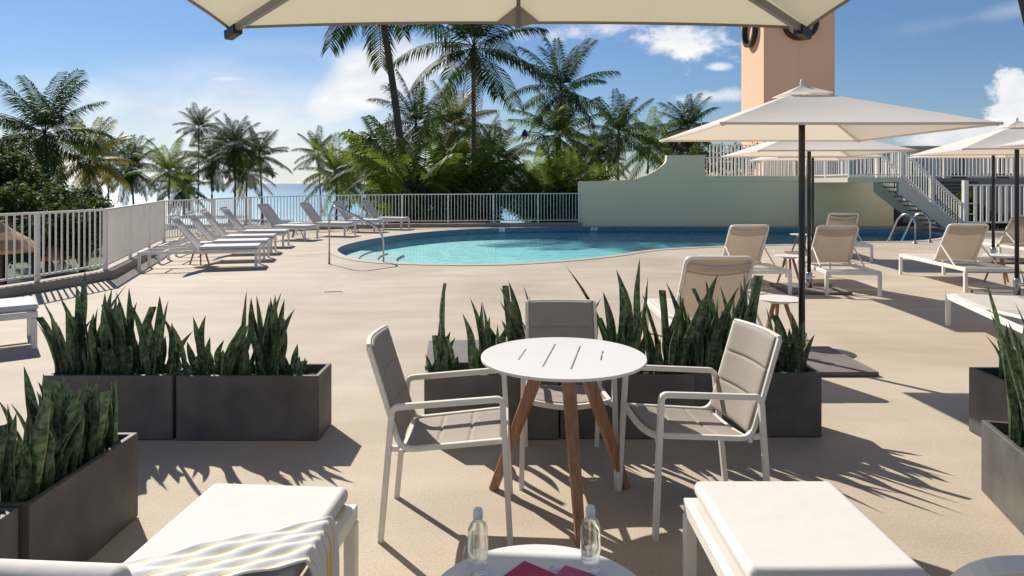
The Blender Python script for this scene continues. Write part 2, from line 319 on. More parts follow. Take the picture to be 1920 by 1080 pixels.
# ------------------------------------------------------------------ mesh building
class MB:
    def __init__(s):
        s.v = []; s.f = []; s.uv = {}; s.smooth = set()
    def add(s, vs, fs, smooth=False, uvs=None, xf=None):
        o = len(s.v)
        for p in vs:
            p = Vector(p)
            s.v.append(tuple(xf @ p) if xf else tuple(p))
        for k, f in enumerate(fs):
            fi = len(s.f); s.f.append([i + o for i in f])
            if smooth: s.smooth.add(fi)
            if uvs: s.uv[fi] = [uvs[i] for i in f]
    def box(s, c, size, rz=0.0, xf=None):
        cx, cy, cz = c; a, b, d = (q / 2 for q in size)
        ca, sa = cos(rz), sin(rz)
        vs = []
        for z in (-d, d):
            for x, y in ((-a, -b), (a, -b), (a, b), (-a, b)):
                vs.append((cx + x * ca - y * sa, cy + x * sa + y * ca, cz + z))
        s.add(vs, [(3, 2, 1, 0), (4, 5, 6, 7), (0, 1, 5, 4), (1, 2, 6, 5), (2, 3, 7, 6), (3, 0, 4, 7)], xf=xf)
    def sweep(s, path, w, h=None, n=8, up=(0, 0, 1), closed=False, radii=None, square=False, caps=True, xf=None):
        """tube or rounded bar along a path (w across, h along the up side)"""
        h = w if h is None else h
        P = [Vector(p) for p in path]; m = len(P)
        if square:
            c = 0.28
            prof = [(-.5, -.5 + c), (-.5 + c, -.5), (.5 - c, -.5), (.5, -.5 + c), (.5, .5 - c), (.5 - c, .5), (-.5 + c, .5), (-.5, .5 - c)]
            c2 = 0.12
            prof = [(-.5, -.5 + c2), (-.5 + c2, -.5), (.5 - c2, -.5), (.5, -.5 + c2), (.5, .5 - c2), (.5 - c2, .5), (-.5 + c2, .5), (-.5, .5 - c2)]
        else:
            prof = [(.5 * cos(2 * pi * k / n), .5 * sin(2 * pi * k / n)) for k in range(n)]
        k = len(prof); rings = []
        up = Vector(up)
        for i in range(m):
            if closed: t0 = (P[i] - P[i - 1]).normalized(); t1 = (P[(i + 1) % m] - P[i]).normalized()
            else:
                t0 = (P[i] - P[i - 1]).normalized() if i else (P[1] - P[0]).normalized()
                t1 = (P[i + 1] - P[i]).normalized() if i < m - 1 else t0
            t = (t0 + t1)
            t = t.normalized() if t.length > 1e-5 else t1
            sc = 1.0 / max(0.5, t.dot(t1))
            side = t.cross(up)
            if side.length < 1e-3: side = t.cross(Vector((0, 1, 0.01)))
            side.normalize(); u = side.cross(t).normalized()
            rr = radii[i] if radii else 1.0
            # miter: scale along the bend direction
            bend = (t1 - t0); 
            ring = []
            for a, b in prof:
                off = side * (a * w * rr) + u * (b * h * rr)
                if bend.length > 1e-4:
                    bn = bend.normalized(); off = off + bn * off.dot(bn) * (sc - 1)
                ring.append(P[i] + off)
            rings.append(ring)
        vs = [p for r in rings for p in r]; fs = []
        for i in range(m if closed else m - 1):
            j = (i + 1) % m
            for a in range(k):
                b = (a + 1) % k
                fs.append((i * k + a, i * k + b, j * k + b, j * k + a))
        if caps and not closed:
            fs.append(tuple(range(k - 1, -1, -1))); fs.append(tuple((m - 1) * k + a for a in range(k)))
        s.add(vs, fs, smooth=not square, xf=xf)
    def lathe(s, prof, c=(0, 0, 0), n=24, smooth=True):
        vs = []; fs = []
        for r, z in prof:
            for a in range(n):
                vs.append((c[0] + r * cos(2 * pi * a / n), c[1] + r * sin(2 * pi * a / n), c[2] + z))
        for i in range(len(prof) - 1):
            for a in range(n):
                b = (a + 1) % n
                fs.append((i * n + a, i * n + b, (i + 1) * n + b, (i + 1) * n + a))
        s.add(vs, fs, smooth=smooth)
    def grid(s, fn, nu, nv, smooth=True, thick=0.0):
        vs = []; uvs = []
        for j in range(nv + 1):
            for i in range(nu + 1):
                u, v = i / nu, j / nv
                vs.append(Vector(fn(u, v))); uvs.append((u, v))
        fs = [(j * (nu + 1) + i, j * (nu + 1) + i + 1, (j + 1) * (nu + 1) + i + 1, (j + 1) * (nu + 1) + i) for j in range(nv) for i in range(nu)]
        if thick:
            nrm = [Vector() for _ in vs]
            for f in fs:
                nn = (vs[f[1]] - vs[f[0]]).cross(vs[f[3]] - vs[f[0]])
                for q in f: nrm[q] += nn
            o = len(vs)
            vs += [vs[i] - nrm[i].normalized() * thick for i in range(o)]; uvs += uvs
            fs2 = [tuple(q + o for q in reversed(f)) for f in fs]
            W = nu + 1
            bd = [i for i in range(W)] + [j * W + nu for j in range(1, nv + 1)] + [nv * W + i for i in range(nu - 1, -1, -1)] + [j * W for j in range(nv - 1, 0, -1)]
            for a in range(len(bd)):
                b = (a + 1) % len(bd)
                fs2.append((bd[b], bd[a], bd[a] + o, bd[b] + o))
            fs = fs + fs2
        s.add(vs, fs, smooth=smooth, uvs=uvs)
    def plate(s, outer, holes, z0, z1, walls=True, hole_walls=True):
        loops = [outer] + list(holes)
        tri = tessellate_polygon([[Vector((p[0], p[1], 0)) for p in lp] for lp in loops])
        flat = [p for lp in loops for p in lp]
        n = len(flat)
        vs = [(p[0], p[1], z1) for p in flat] + [(p[0], p[1], z0) for p in flat]
        fs = []
        for t in tri:
            a, b, c = [Vector((flat[i][0], flat[i][1])) for i in t]
            ccw = (b - a).x * (c - a).y - (b - a).y * (c - a).x > 0
            t = tuple(t) if ccw else tuple(reversed(t))
            fs.append(t); fs.append(tuple(i + n for i in reversed(t)))
        o = 0
        for li, lp in enumerate(loops):
            k = len(lp)
            if (li == 0 and walls) or (li > 0 and hole_walls):
                for a in range(k):
                    b = (a + 1) % k
                    fs.append((o + a, o + b, o + b + n, o + a + n) if False else (o + b, o + a, o + a + n, o + b + n))
            o += k
        s.add(vs, fs)
    def build(s, name, mat, parent=None, bevel=0.0, seg=2, sub=0, fixn=False):
        me = bpy.data.meshes.new(name)
        me.from_pydata(s.v, [], s.f); me.materials.append(mat)
        if s.uv:
            ul = me.uv_layers.new(name='UVMap')
            for p in me.polygons:
                u = s.uv.get(p.index)
                if u:
                    for k, li in enumerate(p.loop_indices): ul.data[li].uv = u[k]
        if s.smooth:
            for i in s.smooth: me.polygons[i].use_smooth = True
        if fixn:
            bm = bmesh.new(); bm.from_mesh(me); bmesh.ops.recalc_face_normals(bm, faces=bm.faces); bm.to_mesh(me); bm.free()
        me.update()
        o = bpy.data.objects.new(name, me); COL.objects.link(o)
        if parent: o.parent = parent
        if bevel:
            b = o.modifiers.new('bevel', 'BEVEL'); b.width = bevel; b.segments = seg; b.limit_method = 'ANGLE'; b.angle_limit = radians(40)
            if seg > 1:
                for p in me.polygons: p.use_smooth = True
                o.modifiers.new('wn', 'WEIGHTED_NORMAL')
        if sub:
            q = o.modifiers.new('sub', 'SUBSURF'); q.levels = sub; q.render_levels = sub
        return o

def tag(o, label=None, cat=None, group=None, kind=None):
    if label: o['label'] = label
    if cat: o['category'] = cat
    if group: o['group'] = group
    if kind: o['kind'] = kind
    return o

def thing(name, label, cat, loc=(0, 0, 0), rz=0.0, group=None):
    o = bpy.data.objects.new(name, None); COL.objects.link(o)
    o.empty_display_size = 0.1
    o.location = loc; o.rotation_euler = (0, 0, rz)
    return tag(o, label, cat, group)

def dup(root, loc, rz, label=None, group=None, scale=None):
    def cp(o, parent):
        c = o.copy(); COL.objects.link(c); c.parent = parent
        for ch in list(o.children): cp(ch, c)
        return c
    r = cp(root, None); r.location = loc; r.rotation_euler = (0, 0, rz)
    if scale: r.scale = (scale,) * 3
    if label: r['label'] = label
    if group: r['group'] = group
    return r

def round_path(pts, rad=0.04, n=4):
    P = [Vector(p) for p in pts]; out = [P[0]]
    for i in range(1, len(P) - 1):
        a = (P[i - 1] - P[i]); b = (P[i + 1] - P[i])
        r = min(rad, a.length * 0.45, b.length * 0.45)
        p0 = P[i] + a.normalized() * r; p1 = P[i] + b.normalized() * r
        for k in range(n + 1):
            t = k / n
            out.append((1 - t) ** 2 * p0 + 2 * t * (1 - t) * P[i] + t * t * p1)
    out.append(P[-1]); return out

def catmull(pts, n=6, closed=True):
    out = []; m = len(pts)
    for i in range(m):
        p0, p1, p2, p3 = (Vector(pts[(i + k) % m]) for k in (-1, 0, 1, 2))
        for k in range(n):
            t = k / n
            out.append(0.5 * ((2 * p1) + (-p0 + p2) * t + (2 * p0 - 5 * p1 + 4 * p2 - p3) * t * t + (-p0 + 3 * p1 - 3 * p2 + p3) * t ** 3))
    return out

def offset_poly(P, d):
    """offset a closed ccw polygon outwards by d"""
    n = len(P); out = []
    for i in range(n):
        a = (P[i] - P[i - 1]).normalized(); b = (P[(i + 1) % n] - P[i]).normalized()
        t = (a + b).normalized()
        out.append(Vector((P[i].x + t.y * d, P[i].y - t.x * d)))
    return out

# ------------------------------------------------------------------ pool outline
near_px = [(633, 468), (640, 476), (665, 485), (715, 491.5), (780, 494.5), (850, 496), (930, 495.5), (1000, 492.5), (1080, 486.5), (1150, 479),
           (1230, 468), (1370, 461), (1500, 458), (1612, 453.5), (1700, 452.5), (1742, 449.5)]
far_px = [(1768, 443.5), (1730, 436), (1645, 430.5), (1500, 428), (1370, 426.8), (1230, 426.2), (1085, 426.2), (940, 428), (860, 431), (800, 435.3), (740, 442), (690, 450), (650, 459)]
pool_pts = [at(x, y).xy for x, y in near_px] + [at(x, y).xy for x, y in far_px]
POOL = [Vector((p.x, p.y)) for p in catmull([Vector((p.x, p.y)) for p in pool_pts], 5)]

# ------------------------------------------------------------------ deck edge / fence line
FL = [(-8.1, -5.0), (-8.05, 4.0), (-7.75, 7.6), (-7.30, 9.4), (-7.06, 10.15), (-6.85, 11.5), (-8.72, 17.1), (-8.35, 21.8), (-6.7, 23.9), (-4.0, 24.85), (2.62, 25.6)]
FLV = [Vector(p) for p in FL]
def off_line(P, d):
    out = []
    for i in range(len(P)):
        a = (P[i] - P[i - 1]).normalized() if i else (P[1] - P[0]).normalized()
        b = (P[i + 1] - P[i]).normalized() if i < len(P) - 1 else a
        t = (a + b).normalized(); s = 1 / max(.6, t.dot(a))
        out.append(Vector((P[i].x - t.y * d * s, P[i].y + t.x * d * s)))
    return out
edge_out = off_line(FLV, 0.14)     # left of travel direction = outside
edge_in = off_line(FLV, -0.14)

outer = [(p.x, p.y) for p in edge_out] + [(2.62, 26.2), (34, 26.2), (34, -5)]
outer = list(reversed(outer))
hole = [(p.x, p.y) for p in offset_poly(POOL, 0.02)]
mb = MB(); mb.plate(outer, [hole], -0.5, 0.0, walls=True, hole_walls=False)
deck = mb.build('pool_deck', M['deck']); tag(deck, kind='structure')
# retaining wall below the deck
mb = MB()
wl = off_line(FLV, 0.05)
for i in range(len(wl) - 1):
    a, b = wl[i], wl[i + 1]
    mb.add([(a.x, a.y, -5.0), (b.x, b.y, -5.0), (b.x, b.y, -0.5), (a.x, a.y, -0.5)], [(0, 1, 2, 3)])
o = mb.build('deck_foundation', M['beige']); tag(o, kind='structure')
# kerb
mb = MB()
ring = [(p.x, p.y) for p in edge_out] + [(p.x, p.y) for p in reversed(edge_in)]
mb.plate(ring, [], 0.0, 0.14)
o = mb.build('kerb', M['kerb'], fixn=True, bevel=0.012, seg=2); tag(o, kind='structure')

q_ = at(625, 547.5)
mb = MB(); mb.box((q_.x, q_.y, .003), (.26, .035, .006), radians(8)); mb.box((q_.x, q_.y, .005), (.22, .012, .006), radians(8))
o = mb.build('slot_drain', M['planter']); tag(o, 'small dark slot drain in the open deck left of the pool', 'drain')
# pool: coping ring, tile band, basin, water
cop_out = offset_poly(POOL, 0.22); 
mb = MB(); mb.plate([(p.x, p.y) for p in cop_out], [[(p.x, p.y) for p in POOL]], 0.003, 0.012, hole_walls=True)
o = mb.build('pool_coping', M['coping'], fixn=True); tag(o, kind='structure')
mb = MB()
n = len(POOL)
def wall_ring(mb, P, z0, z1):
    k = len(P)
    vs = [(p.x, p.y, z1) for p in P] + [(p.x, p.y, z0) for p in P]
    mb.add(vs, [(a, (a + 1) % k, (a + 1) % k + k, a + k) for a in range(k)])
wall_ring(mb, POOL, -0.201, 0.008)
o = mb.build('pool_tile_band', M['tile']); tag(o, kind='structure')
mb = MB()
# basin: floor rises to the left end (shallow) and deepens to the right
def zf(p):
    t = min(1, max(0, (p.x + 4.5) / 14.0))
    return -0.33 - 0.16 * t
P0 = POOL; inn = offset_poly(POOL, -0.35)
k = len(P0)
vs = [(p.x, p.y, -0.20) for p in P0] + [(p.x, p.y, zf(p)) for p in inn]
mb.add(vs, [(a, (a + 1) % k, (a + 1) % k + k, a + k) for a in range(k)])
tri = tessellate_polygon([[Vector((p.x, p.y, 0)) for p in inn]])
mb.add([(p.x, p.y, zf(p)) for p in inn], [tuple(t) for t in tri])
o = mb.build('pool_basin', M['basin']); tag(o, kind='structure')
mb = MB()
# entry steps at the left end, following the curve
for s_, z_ in ((-0.5, -0.21), (-0.95, -0.25), (-1.4, -0.29)):
    q = offset_poly(POOL, s_)
    a = [p for p in POOL if p.x < -2.2 ]
    idx = [i for i, p in enumerate(POOL) if p.x < -2.2 and p.y < 18.5]
    st = [POOL[i] for i in idx]; en = [q[i] for i in idx]
    mm = len(st)
    if mm > 2:
        # order along the outline, starting after the biggest jump
        jump = max(range(mm), key=lambda i: (st[i] - st[i - 1]).length)
        st = st[jump:] + st[:jump]; en = en[jump:] + en[:jump]
        vs = [(p.x, p.y, z_) for p in st] + [(p.x, p.y, z_) for p in en] + [(p.x, p.y, z_ - .3) for p in en]
        fs = [(i, i + 1, mm + i + 1, mm + i) for i in range(mm - 1)] + [(mm + i, mm + i + 1, 2 * mm + i + 1, 2 * mm + i) for i in range(mm - 1)]
        mb.add(vs, fs)
o = mb.build('pool_steps', M['cushion']); tag(o, kind='structure')
mb = MB()
wl_ = offset_poly(POOL, -0.002)
tri = tessellate_polygon([[Vector((p.x, p.y, 0)) for p in wl_]])
mb.add([(p.x, p.y, -0.13) for p in wl_], [tuple(t) for t in tri])
o = mb.build('pool_water', M['pool_water']); tag(o, kind='structure')

# white depth tiles on the far waterline
for (px, lab) in ((943, 'left small white depth tile, on the pool edge in front of the railing'),
                  (1118, 'right small white depth tile, on the pool edge before the green wall')):
    q = min(POOL, key=lambda p: abs(p.x / p.y - (px - 960) / F) + (0 if p.y > 20 else 9))
    mb = MB(); mb.box((q.x, q.y - 0.02, -0.055), (0.26, 0.016, 0.12))
    o = mb.build('depth_tile', M['cap']); tag(o, lab, 'tile', 'white depth tiles on the pool edge')
    mb = MB()
    for dx, w, h, dz in ((-0.03, .012, .06, 0), (0.015, .035, .012, .024), (0.015, .035, .012, -.024), (0.03, .012, .06, 0)):
        mb.box((q.x + dx, q.y - 0.03, -0.055 + dz), (w, 0.004, h))
    k_ = mb.build('depth_mark', M['dark'], parent=o)

# ------------------------------------------------------------------ lower ground and sea
mb = MB()
gx = [-320, -120, -60, -20, 20, 60, 120, 320]
shore = [116, 112, 108, 110, 113, 118, 124, 140]
for i in range(len(gx) - 1):
    mb.add([(gx[i], -60, -5.0), (gx[i + 1], -60, -5.0), (gx[i + 1], shore[i + 1], -5.0), (gx[i], shore[i], -5.0),
            (gx[i + 1], shore[i + 1] + 14, -5.5), (gx[i], shore[i] + 14, -5.5)], [(0, 1, 2, 3), (3, 2, 4, 5)])
o = mb.build('ground', M['sand']); tag(o, kind='structure')
mb = MB(); mb.add([(-26000, 60, -5.12), (26000, 60, -5.12), (26000, 30000, -5.12), (-26000, 30000, -5.12)], [(0, 1, 2, 3)])
o = mb.build('sea', M['sea']); tag(o, kind='structure')
mb = MB(); mb.add([(-40, 24, -4.99), (-9, 24, -4.99), (40, 28, -4.99), (46, 78, -4.99), (-50, 70, -4.99)], [(0, 1, 2, 3, 4)])
o = mb.build('lawn', M['lawn']); tag(o, kind='structure')

# ------------------------------------------------------------------ railings
def railing(name, label, pts, z0, ztops, spacing=0.115, posts=None, group=None, bar=0.020, post=0.055, rail=0.045):
    root = thing(name, label, 'railing', (pts[0][0], pts[0][1], 0), 0, group)
    base = Vector((pts[0][0], pts[0][1]))
    P = [Vector(p[:2]) - base for p in pts]
    mt = MB(); mt.sweep([(p.x, p.y, zt - rail / 2) for p, zt in zip(P, ztops)], rail, rail * 0.8, square=True)
    mt.build('top_rail', M['white_paint'], root)
    mt = MB(); mt.sweep([(p.x, p.y, z0 + 0.09) for p in P], rail * 0.7, rail * 0.7, square=True)
    mt.build('bottom_rail', M['white_paint'], root)
    mbal = MB()
    for i in range(len(P) - 1):
        a, b = P[i], P[i + 1]; Ls = (b - a).length; k = max(1, int(round(Ls / spacing)))
        ang = math.atan2((b - a).y, (b - a).x)
        np_ = max(1, int(round(Ls / 1.9)))
        pk = {int(round(j * k / np_)) for j in range(np_ + 1)}
        for j in range(k + 1):
            if j == 0 and i > 0: continue
            t = j / k; q = a.lerp(b, t); zt = ztops[i] * (1 - t) + ztops[i + 1] * t
            if j in pk:
                mp_ = MB(); mp_.box((q.x, q.y, (z0 + zt) / 2), (post, post, zt - z0 - 0.01), ang)
                mp_.build('post', M['white_paint'], root)
            else:
                mbal.box((q.x, q.y, (z0 + 0.09 + zt - rail / 2) / 2), (bar, bar, zt - z0 - 0.09 - rail / 2), ang)
    mbal.build('baluster_panel', M['white_paint'], root)
    return root

zt = 1.18
railing('railing', 'white metal railing along the left deck edge over the orange thatched umbrellas', FL[1:6], 0.14, [zt] * 5)
railing('railing', 'white metal railing seen edge-on behind the leftmost row of sun loungers', FL[5:7], 0.14, [zt, zt])
railing('railing', 'long white metal railing on the kerb between the far loungers and the green wall', FL[6:], 0.14, [zt, zt, 1.20, 1.22, 1.25], spacing=0.12)

# ------------------------------------------------------------------ green wall
WY = 25.62
def wx(px, Y=WY): return (px - 960) * Y / F
def wz(py, Y=WY): return CH + (HY - py) * Y / F
prof = [(1085, 340), (1178, 338)] 
curve = [(1178, 338), (1195, 335), (1212, 329), (1228, 321), (1240, 313), (1248, 305), (1250, 299)]
top = [(wx(1085), wz(340))] + [(wx(x), wz(y)) for x, y in curve] + [(wx(1250), wz(291)), (wx(1322), wz(291)), (wx(1322), wz(330)), (wx(1676), wz(330))]
poly = [(wx(1085), -0.3)] + top + [(wx(1676), -0.3)]
mb = MB()
mb.plate(poly, [], 0, 0.28)
rootw = thing('green_wall', 'pale green stucco wall with a curved stepped top behind the pool', 'wall', (0, WY + 0.28, 0))
o = mb.build('wall_body', M['green_wall'], rootw, fixn=True, bevel=0.012, seg=2); o.rotation_euler = (pi / 2, 0, 0)
mb = MB(); mb.box(((wx(1324) + wx(1676)) / 2, -0.30, wz(335)), (wx(1676) - wx(1324), 0.09, 0.20))
mb.build('ledge', M['wall_trim'], rootw, bevel=0.01)

# upper terrace behind the wall
rt = thing('terrace', 'raised beige terrace behind the green wall under the peach tower', 'terrace', (0, 0, 0))
mb = MB(); mb.plate([(wx(1324), 25.95), (34, 25.95), (34, 60), (wx(1324) - 1.6, 60)], [], -0.2, 1.80)
mb.build('terrace_slab', M['beige'], rt, fixn=True)
railing('railing', 'white terrace railing on top of the green wall under the umbrellas', [(wx(1326), 26.15), (wx(1676), 26.15)], 1.80, [2.62, 2.62], spacing=0.14)
railing('railing', 'tall white railing on the upper terrace left of the peach tower', [(10.3, 35.5), (14.6, 35.5)], 1.80, [3.62, 3.62], spacing=0.19, bar=0.07)
railing('railing', 'white railing on the upper landing above the stairs', [(wx(1690), 26.2), (30, 26.2)], 1.80, [2.78, 2.78], spacing=0.14)
railing('railing', 'far white railing on the grey building behind the stairs', [(18.6, 36), (30, 36)], 2.05, [3.05, 3.05], spacing=0.24, bar=0.09)
# beige building and dark openings behind the far railing
rb = thing('building', 'low beige building with dark openings behind the stairs', 'building', (22, 40, 1.8))
mb = MB(); mb.box((4.0, 0, 0.9), (18, 3, 1.8)); mb.build('wall', M['beige'], rb)
mb = MB(); mb.box((4.0, -0.1, 1.86), (18.2, 3.3, 0.10)); mb.build('roof', M['beige'], rb)
for k in range(5):
    mb = MB(); mb.box((-4 + k * 2.4, -1.52, 0.75), (0.8, 0.06, 1.4)); mb.build('window', M['dark'], rb)
# grey service wall with louvres below the landing
rg = thing('service_wall', 'grey wall with dark louvred openings beneath the upper landing', 'wall', (wx(1676), 25.95, 0))
mb = MB(); mb.box((9.5, -0.12, 0.9), (19, 0.2, 1.8)); mb.build('wall_body', M['greystucco'], rg)
mb = MB(); mb.box((0.18, -0.25, 0.75), (0.34, 0.1, 1.95)); mb.build('corner_gap_shade', M['dark'], rg)  # dark box painted in for the shaded gap at the wall end
for k in range(6):
    mb = MB(); mb.box((1.9 + 0.0, -0.26, 0.98 + k * 0.13), (2.6, 0.05, 0.07)); mb.build('louvre', M['dark'], rg)
mb = MB(); mb.box((1.2, -0.235, 0.55), (1.9, 0.03, 0.16)); mb.build('dark_band', M['dark'], rg)
mb = MB(); mb.box((1.2, -0.235, 0.06), (2.4, 0.03, 0.13)); mb.build('foot_strip', M['dark'], rg)  # plain dark strip along the wall foot

# stairs
SY = 22.6
st = thing('staircase', 'beige outdoor staircase with white handrails going down to the pool deck', 'stairs', (0, 0, 0))
x0, x1 = wx(1690, SY), wx(1803, SY); z0_, z1_ = 1.80, 0.0
mb = MB(); ns = 11
for k in range(ns):
    x = x0 + (x1 - x0) * (k + 0.5) / ns; z = z0_ - (z0_) * (k + 1) / ns
    mb.box((x, SY + 0.75, z + 0.0), ((x1 - x0) / ns + 0.03, 1.36, 0.05))
mb.build('steps', M['greystucco'], st)
for yy in (SY, SY + 1.5):
    mb = MB()
    mb.add([(x0 - .1, yy - .05, 1.80), (x0 - .1, yy - .05, 1.30), (x1 - .42, yy - .05, -0.0), (x1 + .08, yy - .05, -0.0), (x1 + .08, yy - .05, 0.10),
            (x0 - .1, yy + .05, 1.80), (x0 - .1, yy + .05, 1.30), (x1 - .42, yy + .05, -0.0), (x1 + .08, yy + .05, -0.0), (x1 + .08, yy + .05, 0.10)],
           [(0, 1, 2, 3, 4), (9, 8, 7, 6, 5), (0, 5, 6, 1), (1, 6, 7, 2), (2, 7, 8, 3), (3, 8, 9, 4), (4, 9, 5, 0)])
    mb.build('stringer', M['beige'], st, fixn=True)
    mb = MB(); nb = 24
    for k in range(nb + 1):
        t = k / nb; x = x0 + (x1 - x0) * t; z = 1.80 * (1 - t) + 0.02
        mb.box((x, yy, z + 0.50), (0.024, 0.024, 0.84))
    mb.build('baluster_panel', M['white_paint'], st)
    mb = MB(); mb.sweep([(x0, yy, 2.74), (x1, yy, 0.94)], 0.05, 0.05, square=True); mb.build('handrail', M['white_paint'], st)
    mb = MB(); mb.sweep([(x0, yy - 0.05, 2.62), (x1, yy - 0.05, 0.82)], 0.03, 0.03, square=True); mb.build('handrail', M['white_paint'], st)
    mb = MB(); mb.sweep([(x0, yy, 1.93), (x1, yy, 0.13)], 0.04, 0.04, square=True); mb.build('bottom_rail', M['white_paint'], st)
    for (x, za, zb) in ((x0, 1.3, 2.80), ((x0 + x1) / 2, 0.75, 1.86), (x1, 0, 1.0)):
        mb = MB(); mb.box((x, yy, (za + zb) / 2), (0.09, 0.09, zb - za)); mb.build('post', M['white_paint'], st)
mb = MB(); mb.box((x0 - 0.9, SY + 1.6, 1.72), (1.9, 3.5, 0.16)); mb.build('landing', M['beige'], st)
railing('railing', 'white side railing of the stair landing over the green wall corner', [(x0 - 0.1, SY - 0.04), (x0 - 1.75, SY - 0.04), (x0 - 1.75, 25.8)], 1.80, [2.78, 2.78, 2.78], spacing=0.14)
# picket fence right of the stairs
pf = thing('picket_fence', 'white picket fence of wide slats right of the stair foot', 'fence', (x1 + 0.05, SY - 0.1, 0))
mb = MB(); mb.box((0, 0, 0.85), (0.14, 0.14, 1.7)); mb.build('gate_post', M['white_paint'], pf)
mb = MB()
for k in range(16): mb.box((0.34 + k * 0.205, 0, 0.93), (0.095, 0.03, 1.18))
mb.build('picket_panel', M['white_paint'], pf)
mb = MB(); mb.box((1.72, 0.0, 1.545), (3.3, 0.05, 0.05)); mb.build('top_rail', M['white_paint'], pf)
mb = MB(); mb.box((1.72, 0.0, 0.32), (3.3, 0.05, 0.05)); mb.build('bottom_rail', M['white_paint'], pf)
mb = MB(); mb.box((0.15, -0.03, 0.94), (0.25, 0.03, 0.03)); mb.box((0.15, -0.03, 0.60), (0.25, 0.03, 0.03)); mb.build('hinge', M['white_paint'], pf)
# dark shrubs or storage behind the pickets
# ------------------------------------------------------------------ tower
TW = thing('tower', 'tall peach stucco tower with black rings above the white umbrellas', 'tower', (14.75, 40, 1.8))
w, d = 4.16, 3.9
mb = MB(); mb.box((w / 2, d / 2, 8.0), (w, d, 16.0)); mb.build('tower_shaft', M['peach'], TW)
mb = MB(); mb.box((w / 2, d / 2, 0.10), (w + 0.3, d + 0.3, 0.3)); mb.build('plinth', M['beige'], TW)
def ring_part(c, axis, rad=1.04, th=0.19, dep=0.30):
    m_ = MB(); nn = 48; vs = []; 
    for k in range(nn):
        a = 2 * pi * k / nn
        for r_, h in ((rad, 0), (rad, dep), (rad - th, dep), (rad - th, 0)):
            u, v = r_ * cos(a), r_ * sin(a)
            if axis == 'y': vs.append((c[0] + u, c[1] - h, c[2] + v))
            else: vs.append((c[0] - h, c[1] + u, c[2] + v))
    fs = []
    for k in range(nn):
        j = (k + 1) % nn
        for q in range(3): fs.append((k * 4 + q, j * 4 + q, j * 4 + q + 1, k * 4 + q + 1))
    m_.add(vs, fs); return m_
ring_part((w / 2, -0.002, 9.2), 'y').build('ring', M['black'], TW, fixn=True)
ring_part((-0.002, d / 2, 9.2), 'x').build('ring', M['black'], TW, fixn=True)
mb = MB(); mb.box((w / 2, -0.004, 3.9), (0.018, 0.014, 8.0)); mb.build('joint_line', M['beige'], TW)

# ------------------------------------------------------------------ planters and snake plants
def planter(label, cx, cy, L_, W_, h, rz=0.0):
    root = thing('planter', label, 'planter', (cx, cy, 0), rz, 'grey rectangular planters of snake plants')
    t = 0.028
    mb = MB()
    a, b = L_ / 2, W_ / 2
    o4 = [(-a, -b), (a, -b), (a, b), (-a, b)]; i4 = [(-a + t, -b + t), (a - t, -b + t), (a - t, b - t), (-a + t, b - t)]
    vs = [(x, y, 0.004) for x, y in o4] + [(x, y, h) for x, y in o4] + [(x, y, h) for x, y in i4] + [(x, y, h - 0.09) for x, y in i4]
    fs = [(3, 2, 1, 0)]
    for k in range(4):
        j = (k + 1) % 4
        fs += [(k, j, 4 + j, 4 + k), (4 + k, 4 + j, 8 + j, 8 + k), (8 + k, 8 + j, 12 + j, 12 + k)]
    fs.append((12, 13, 14, 15))
    mb.add(vs, fs); mb.build('planter_box', M['planter'], root, bevel=0.005, seg=2)
    mb = MB()
    mb.grid(lambda u, v: (-a + t + (L_ - 2 * t) * u, -b + t + (W_ - 2 * t) * v, h - 0.055 + R.uniform(-.008, .008)), 24, 10)
    mb.build('soil', M['soil'], root)
    return root

def snake_clump(n, spread, hmin, hmax, rnd, lean=0.22):
    mb = MB()
    for q in range(n):
        bx, by = rnd.uniform(-spread[0], spread[0]), rnd.uniform(-spread[1], spread[1])
        H = hmin + (hmax - hmin) * rnd.random() ** 1.9
        W = rnd.uniform(0.044, 0.074) * (0.65 + 0.4 * H / hmax)
        la = rnd.uniform(0, 2 * pi); ll = rnd.uniform(0, lean) * H
        ll += (abs(bx) / max(spread[0], .01)) * 0.10 * H * (1 if rnd.random() < .7 else 0)
        if rnd.random() < .6: la = math.atan2(by * 1.5, bx) + rnd.uniform(-.6, .6)
        az = rnd.uniform(-0.9, 0.9) if rnd.random() < 0.75 else rnd.uniform(0, pi)
        tw = rnd.uniform(-1.0, 1.0); seg = 9; wave = rnd.uniform(-.015, .015)
        v0 = rnd.uniform(0, 20)
        vs = []; uvs = []
        cut = rnd.random() < 0.06
        for k in range(seg + 1):
            t = k / seg
            prof = (0.50 + 1.0 * min(t / 0.45, 1) * 0.5) * (1.0 if t < 0.55 else max(0.02, (1 - ((t - 0.55) / 0.45) ** 1.7)))
            if cut: prof = 0.8
            wv = W * prof; a_ = az + tw * t
            cx = bx + cos(la) * ll * t * t + cos(la + pi / 2) * wave * sin(t * 7)
            cy = by + sin(la) * ll * t * t
            cz = H * (t - 0.08 * t * t * (ll / H) * 2)
            fold = 0.30 * wv
            dx, dy = cos(a_) * wv / 2 * 1.0, sin(a_) * wv / 2
            nx, ny = -sin(a_) * fold, cos(a_) * fold
            vs += [(cx - dx - nx, cy - dy - ny, cz), (cx - dx * .5, cy - dy * .5, cz), (cx + nx * .3, cy + ny * .3, cz), (cx + dx * .5, cy + dy * .5, cz), (cx + dx - nx, cy + dy - ny, cz)]
            for u_ in (0, .25, .5, .75, 1): uvs.append((u_, v0 + t * H * 1.4))
        fs = [(k * 5 + i, k * 5 + i + 1, (k + 1) * 5 + i + 1, (k + 1) * 5 + i) for k in range(seg) for i in range(4)]
        mb.add(vs, fs, smooth=True, uvs=uvs)
    return mb

